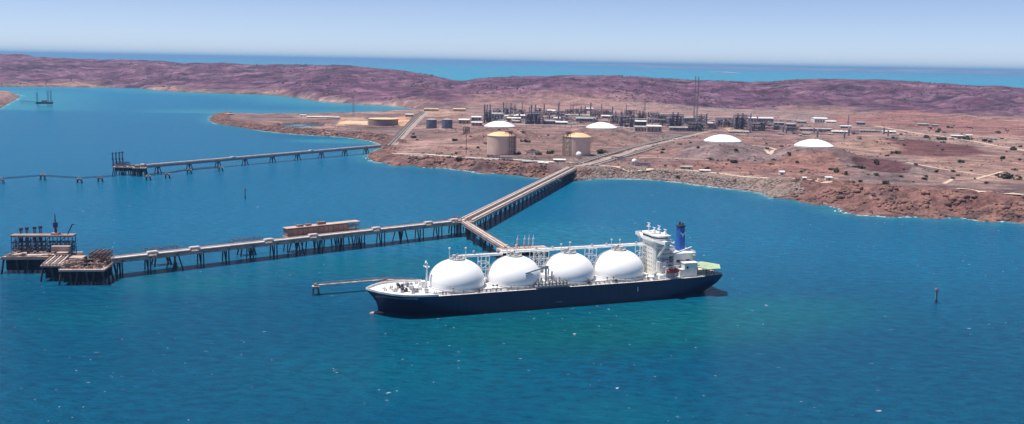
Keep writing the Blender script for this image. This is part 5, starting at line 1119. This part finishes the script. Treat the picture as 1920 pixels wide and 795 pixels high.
# ------------------------------------------------------------------ rocks (uncountable)
ICO = []; ph = (1+5**.5)/2
for s1 in (-1, 1):
    for s2 in (-1, 1): ICO += [(0, s1, s2*ph), (s1, s2*ph, 0), (s2*ph, 0, s1)]
ICO = np.array(ICO)/1.9
hull_f = []
for i in range(12):
    for j in range(i+1, 12):
        for k in range(j+1, 12):
            if all(abs(np.linalg.norm(ICO[a_]-ICO[b_])-2/1.9) < .01 for a_, b_ in ((i,j),(j,k),(i,k))):
                nn = np.cross(ICO[j]-ICO[i], ICO[k]-ICO[i]); hull_f.append((i,j,k) if nn@ICO[i] > 0 else (i,k,j))
hull_f = np.array(hull_f)
def rocks(name, label, pts, sizes, m):
    n = len(pts); sc = rng.uniform(.6, 1.3, (n, 1, 3))*sizes[:, None, None]; jit = 1+rng.uniform(-.28, .28, (n, 12, 1)); V = ICO[None]*jit*sc
    th = rng.uniform(0, 6.28, n); c, s_ = np.cos(th)[:, None], np.sin(th)[:, None]; V = np.stack([V[..., 0]*c-V[..., 1]*s_, V[..., 0]*s_+V[..., 1]*c, V[..., 2]*.75], -1)+pts[:, None, :]
    Fc = (hull_f[None]+(np.arange(n)*12)[:, None, None]).reshape(-1, 3); V = V.reshape(-1, 3)
    me = bpy.data.meshes.new(name); me.vertices.add(len(V)); me.vertices.foreach_set('co', V.ravel()); me.loops.add(Fc.size); me.loops.foreach_set('vertex_index', Fc.ravel().astype(np.int32))
    me.polygons.add(len(Fc)); me.polygons.foreach_set('loop_start', np.arange(0, Fc.size, 3, dtype=np.int32)); me.polygons.foreach_set('loop_total', np.full(len(Fc), 3, dtype=np.int32)); me.update()
    me.materials.append(M[m]); o = bpy.data.objects.new(name, me); COL.objects.link(o); tag(o, label, 'rocks', kind='stuff')
def shore_pts(i0, i1, n, dmin, dmax, pw=1.0):
    seg = coast[i0:i1+1]; L = np.linalg.norm(np.diff(seg, axis=0), axis=1); cs_ = np.concatenate([[0], np.cumsum(L)]); u_ = rng.uniform(0, cs_[-1], n); i = np.clip(np.searchsorted(cs_, u_)-1, 0, len(L)-1)
    f_ = ((u_-cs_[i])/L[i])[:, None]; b = seg[i]*(1-f_)+seg[i+1]*f_; d_ = (seg[i+1]-seg[i])/L[i][:, None]; nn = np.stack([d_[:, 1], -d_[:, 0]], -1)  # inland normal (walk right->left: inland on the right)
    q = b+nn*(dmin+(dmax-dmin)*rng.uniform(0, 1, n)**pw)[:, None]; z = height(q[:, 0], q[:, 1]); return np.column_stack([q, z])
idx = {p: i for i, p in enumerate(right)}
ra = idx[(1450,371)]; rb = idx[(1092,338)]
p_ = shore_pts(ra, rb, 5200, -3, 42); k_ = p_[:, 2] > -1.5; p_ = p_[k_]; rocks('armour_rocks', 'grey pink armour rocks piled along the straight shore', p_, rng.uniform(1.0, 2.6, len(p_)), 'rockg')
p_ = shore_pts(0, ra, 7500, -5, 120, 1.5); keep = (fbm(p_[:, 0], p_[:, 1], 26, 3, 7) > .47) & (p_[:, 2] > -1.5); p_ = p_[keep]; rocks('red_boulders', 'dark red boulders heaped on the right hand headland', p_, rng.uniform(1.2, 4.2, len(p_)), 'rock')
p_ = shore_pts(idx[(1078,339)], idx[(700,285)], 3600, -4, 42, 1.3); keep = (fbm(p_[:, 0], p_[:, 1], 20, 3, 7) > .45) & (p_[:, 2] > -1.5); p_ = p_[keep]; rocks('shore_boulders', 'brown boulders along the shore below the beige tanks', p_, rng.uniform(1.2, 4.0, len(p_)), 'rock')
p_ = shore_pts(idx[(722,277)], idx[(412,213)], 2400, -4, 45, 1.2); keep = p_[:, 2] > -1.5; p_ = p_[keep]; rocks('spit_boulders', 'boulders edging the long spit', p_, rng.uniform(1.5, 4.0, len(p_)), 'rock')
for nm, lb_, n_, Y0, Y1, sz, m_, hillside in (('low_scrub', 'low dark scrub scattered over the red plain', 9000, 1380, 3600, (.8, 2.4), 'scrub', False), ('hill_boulders', 'dark boulders strewn over the far purple hills', 9000, 3600, 6200, (2.5, 6), 'hillrock', True)):
    yy = np.exp(rng.uniform(math.log(Y0), math.log(Y1), n_)); xx = yy*rng.uniform(-.62, .62, n_)
    kp = (fbm(xx, yy, 130 if not hillside else 260, 4, 33) > .48); xx, yy = xx[kp], yy[kp]
    dd = sdist(xx, yy, coastA); zz = height(xx, yy, dd); kp = (dd > 45) & (zz > 4)
    for (mx, my, rt, z_, sl_) in MOUNDS: kp &= np.hypot(xx-mx, yy-my) > rt+4
    rocks(nm, lb_, np.column_stack([xx, yy, zz])[kp], rng.uniform(*sz, kp.sum()), m_)
def foam_patches(name, label, cx, cy, ax, ln, wd, z, m):
    n = len(cx); th = np.linspace(0, 2*PI, 9)[:-1]; rr = rng.uniform(.5, 1.15, (n, 8)); u_ = np.cos(th)[None]*rr*ln[:, None]; v_ = np.sin(th)[None]*rr*wd[:, None]
    V = np.stack([cx[:, None]+u_*np.cos(ax)[:, None]-v_*np.sin(ax)[:, None], cy[:, None]+u_*np.sin(ax)[:, None]+v_*np.cos(ax)[:, None], np.full(u_.shape, z)+rng.uniform(0, .03, (n, 1))], -1)
    cen = np.stack([cx, cy, np.full(n, z+.12)], -1)[:, None]; V = np.concatenate([V, cen], 1); mb = MB()
    for i in range(n): mb.add(V[i], [(k, (k+1) % 8, 8) for k in range(8)])
    tag(mb.build(name, m), label, 'foam', kind='stuff')
foamm = mat('foam_white', (.66, .72, .76), .7, .1, .5)
# breakers along the rocks
cx, cy, ax = [], [], []
for i in range(0, len(coast)-1):
    p0, p1 = coast[i], coast[i+1]; mY = (p0[1]+p1[1])/2
    if mY > 2600 or p0[1] < 900: continue
    L = np.linalg.norm(p1-p0); d_ = (p1-p0)/L; nn = np.array([-d_[1], d_[0]])
    for k in range(int(L/4.5)):
        q = p0+d_*(k*4.5+rng.uniform(0, 4)); 
        if fbm(np.array([q[0]]), np.array([q[1]]), 55, 3, 12)[0] < .52: continue
        for rep in range(2):
            w_ = q+nn*rng.uniform(-1, 9); cx.append(w_[0]); cy.append(w_[1]); ax.append(math.atan2(d_[1], d_[0])+rng.normal(0, .3))
n = len(cx); foam_patches('surf_foam', 'white surf foam where the sea meets the rocks', np.array(cx), np.array(cy), np.array(ax), rng.uniform(1.5, 5, n), rng.uniform(.5, 1.6, n), .06, foamm)
# white caps
n = 480; yy = 270+rng.random(n)**1.5*600; xx = yy*rng.uniform(-.62, .62, n); kp = fbm(xx, yy, 90, 3, 66)+.10*(xx < 60)-.06*(xx > 150) > .56; xx, yy = xx[kp], yy[kp]; n = len(xx)
big = rng.random(n) > .93
foam_patches('white_caps', 'small scattered white caps on open water', xx, yy, rng.normal(.2, .35, n), np.where(big, rng.uniform(1.2, 2.2, n), rng.uniform(.3, 1.0, n)), np.where(big, rng.uniform(.35, .6, n), rng.uniform(.1, .3, n)), .1, foamm)
# ------------------------------------------------------------------ haze
hb = MB().box(-70000, 70000, -3000, 165000, -10, 330).build('haze', bpy.data.materials.new('haze_air')); tag(hb, 'pale sea haze', 'haze', kind='stuff')
hm = hb.data.materials[0]; hm.use_nodes = True; ht = hm.node_tree; ht.nodes.clear(); out = ht.nodes.new('ShaderNodeOutputMaterial'); pv = ht.nodes.new('ShaderNodeVolumePrincipled')
pv.inputs['Color'].default_value = (.3, .6, 1.0, 1); pv.inputs['Density'].default_value = 2.9e-5; pv.inputs['Anisotropy'].default_value = 0.1
ht.links.new(pv.outputs[0], out.inputs['Volume'])
S.cycles.volume_bounces = 0
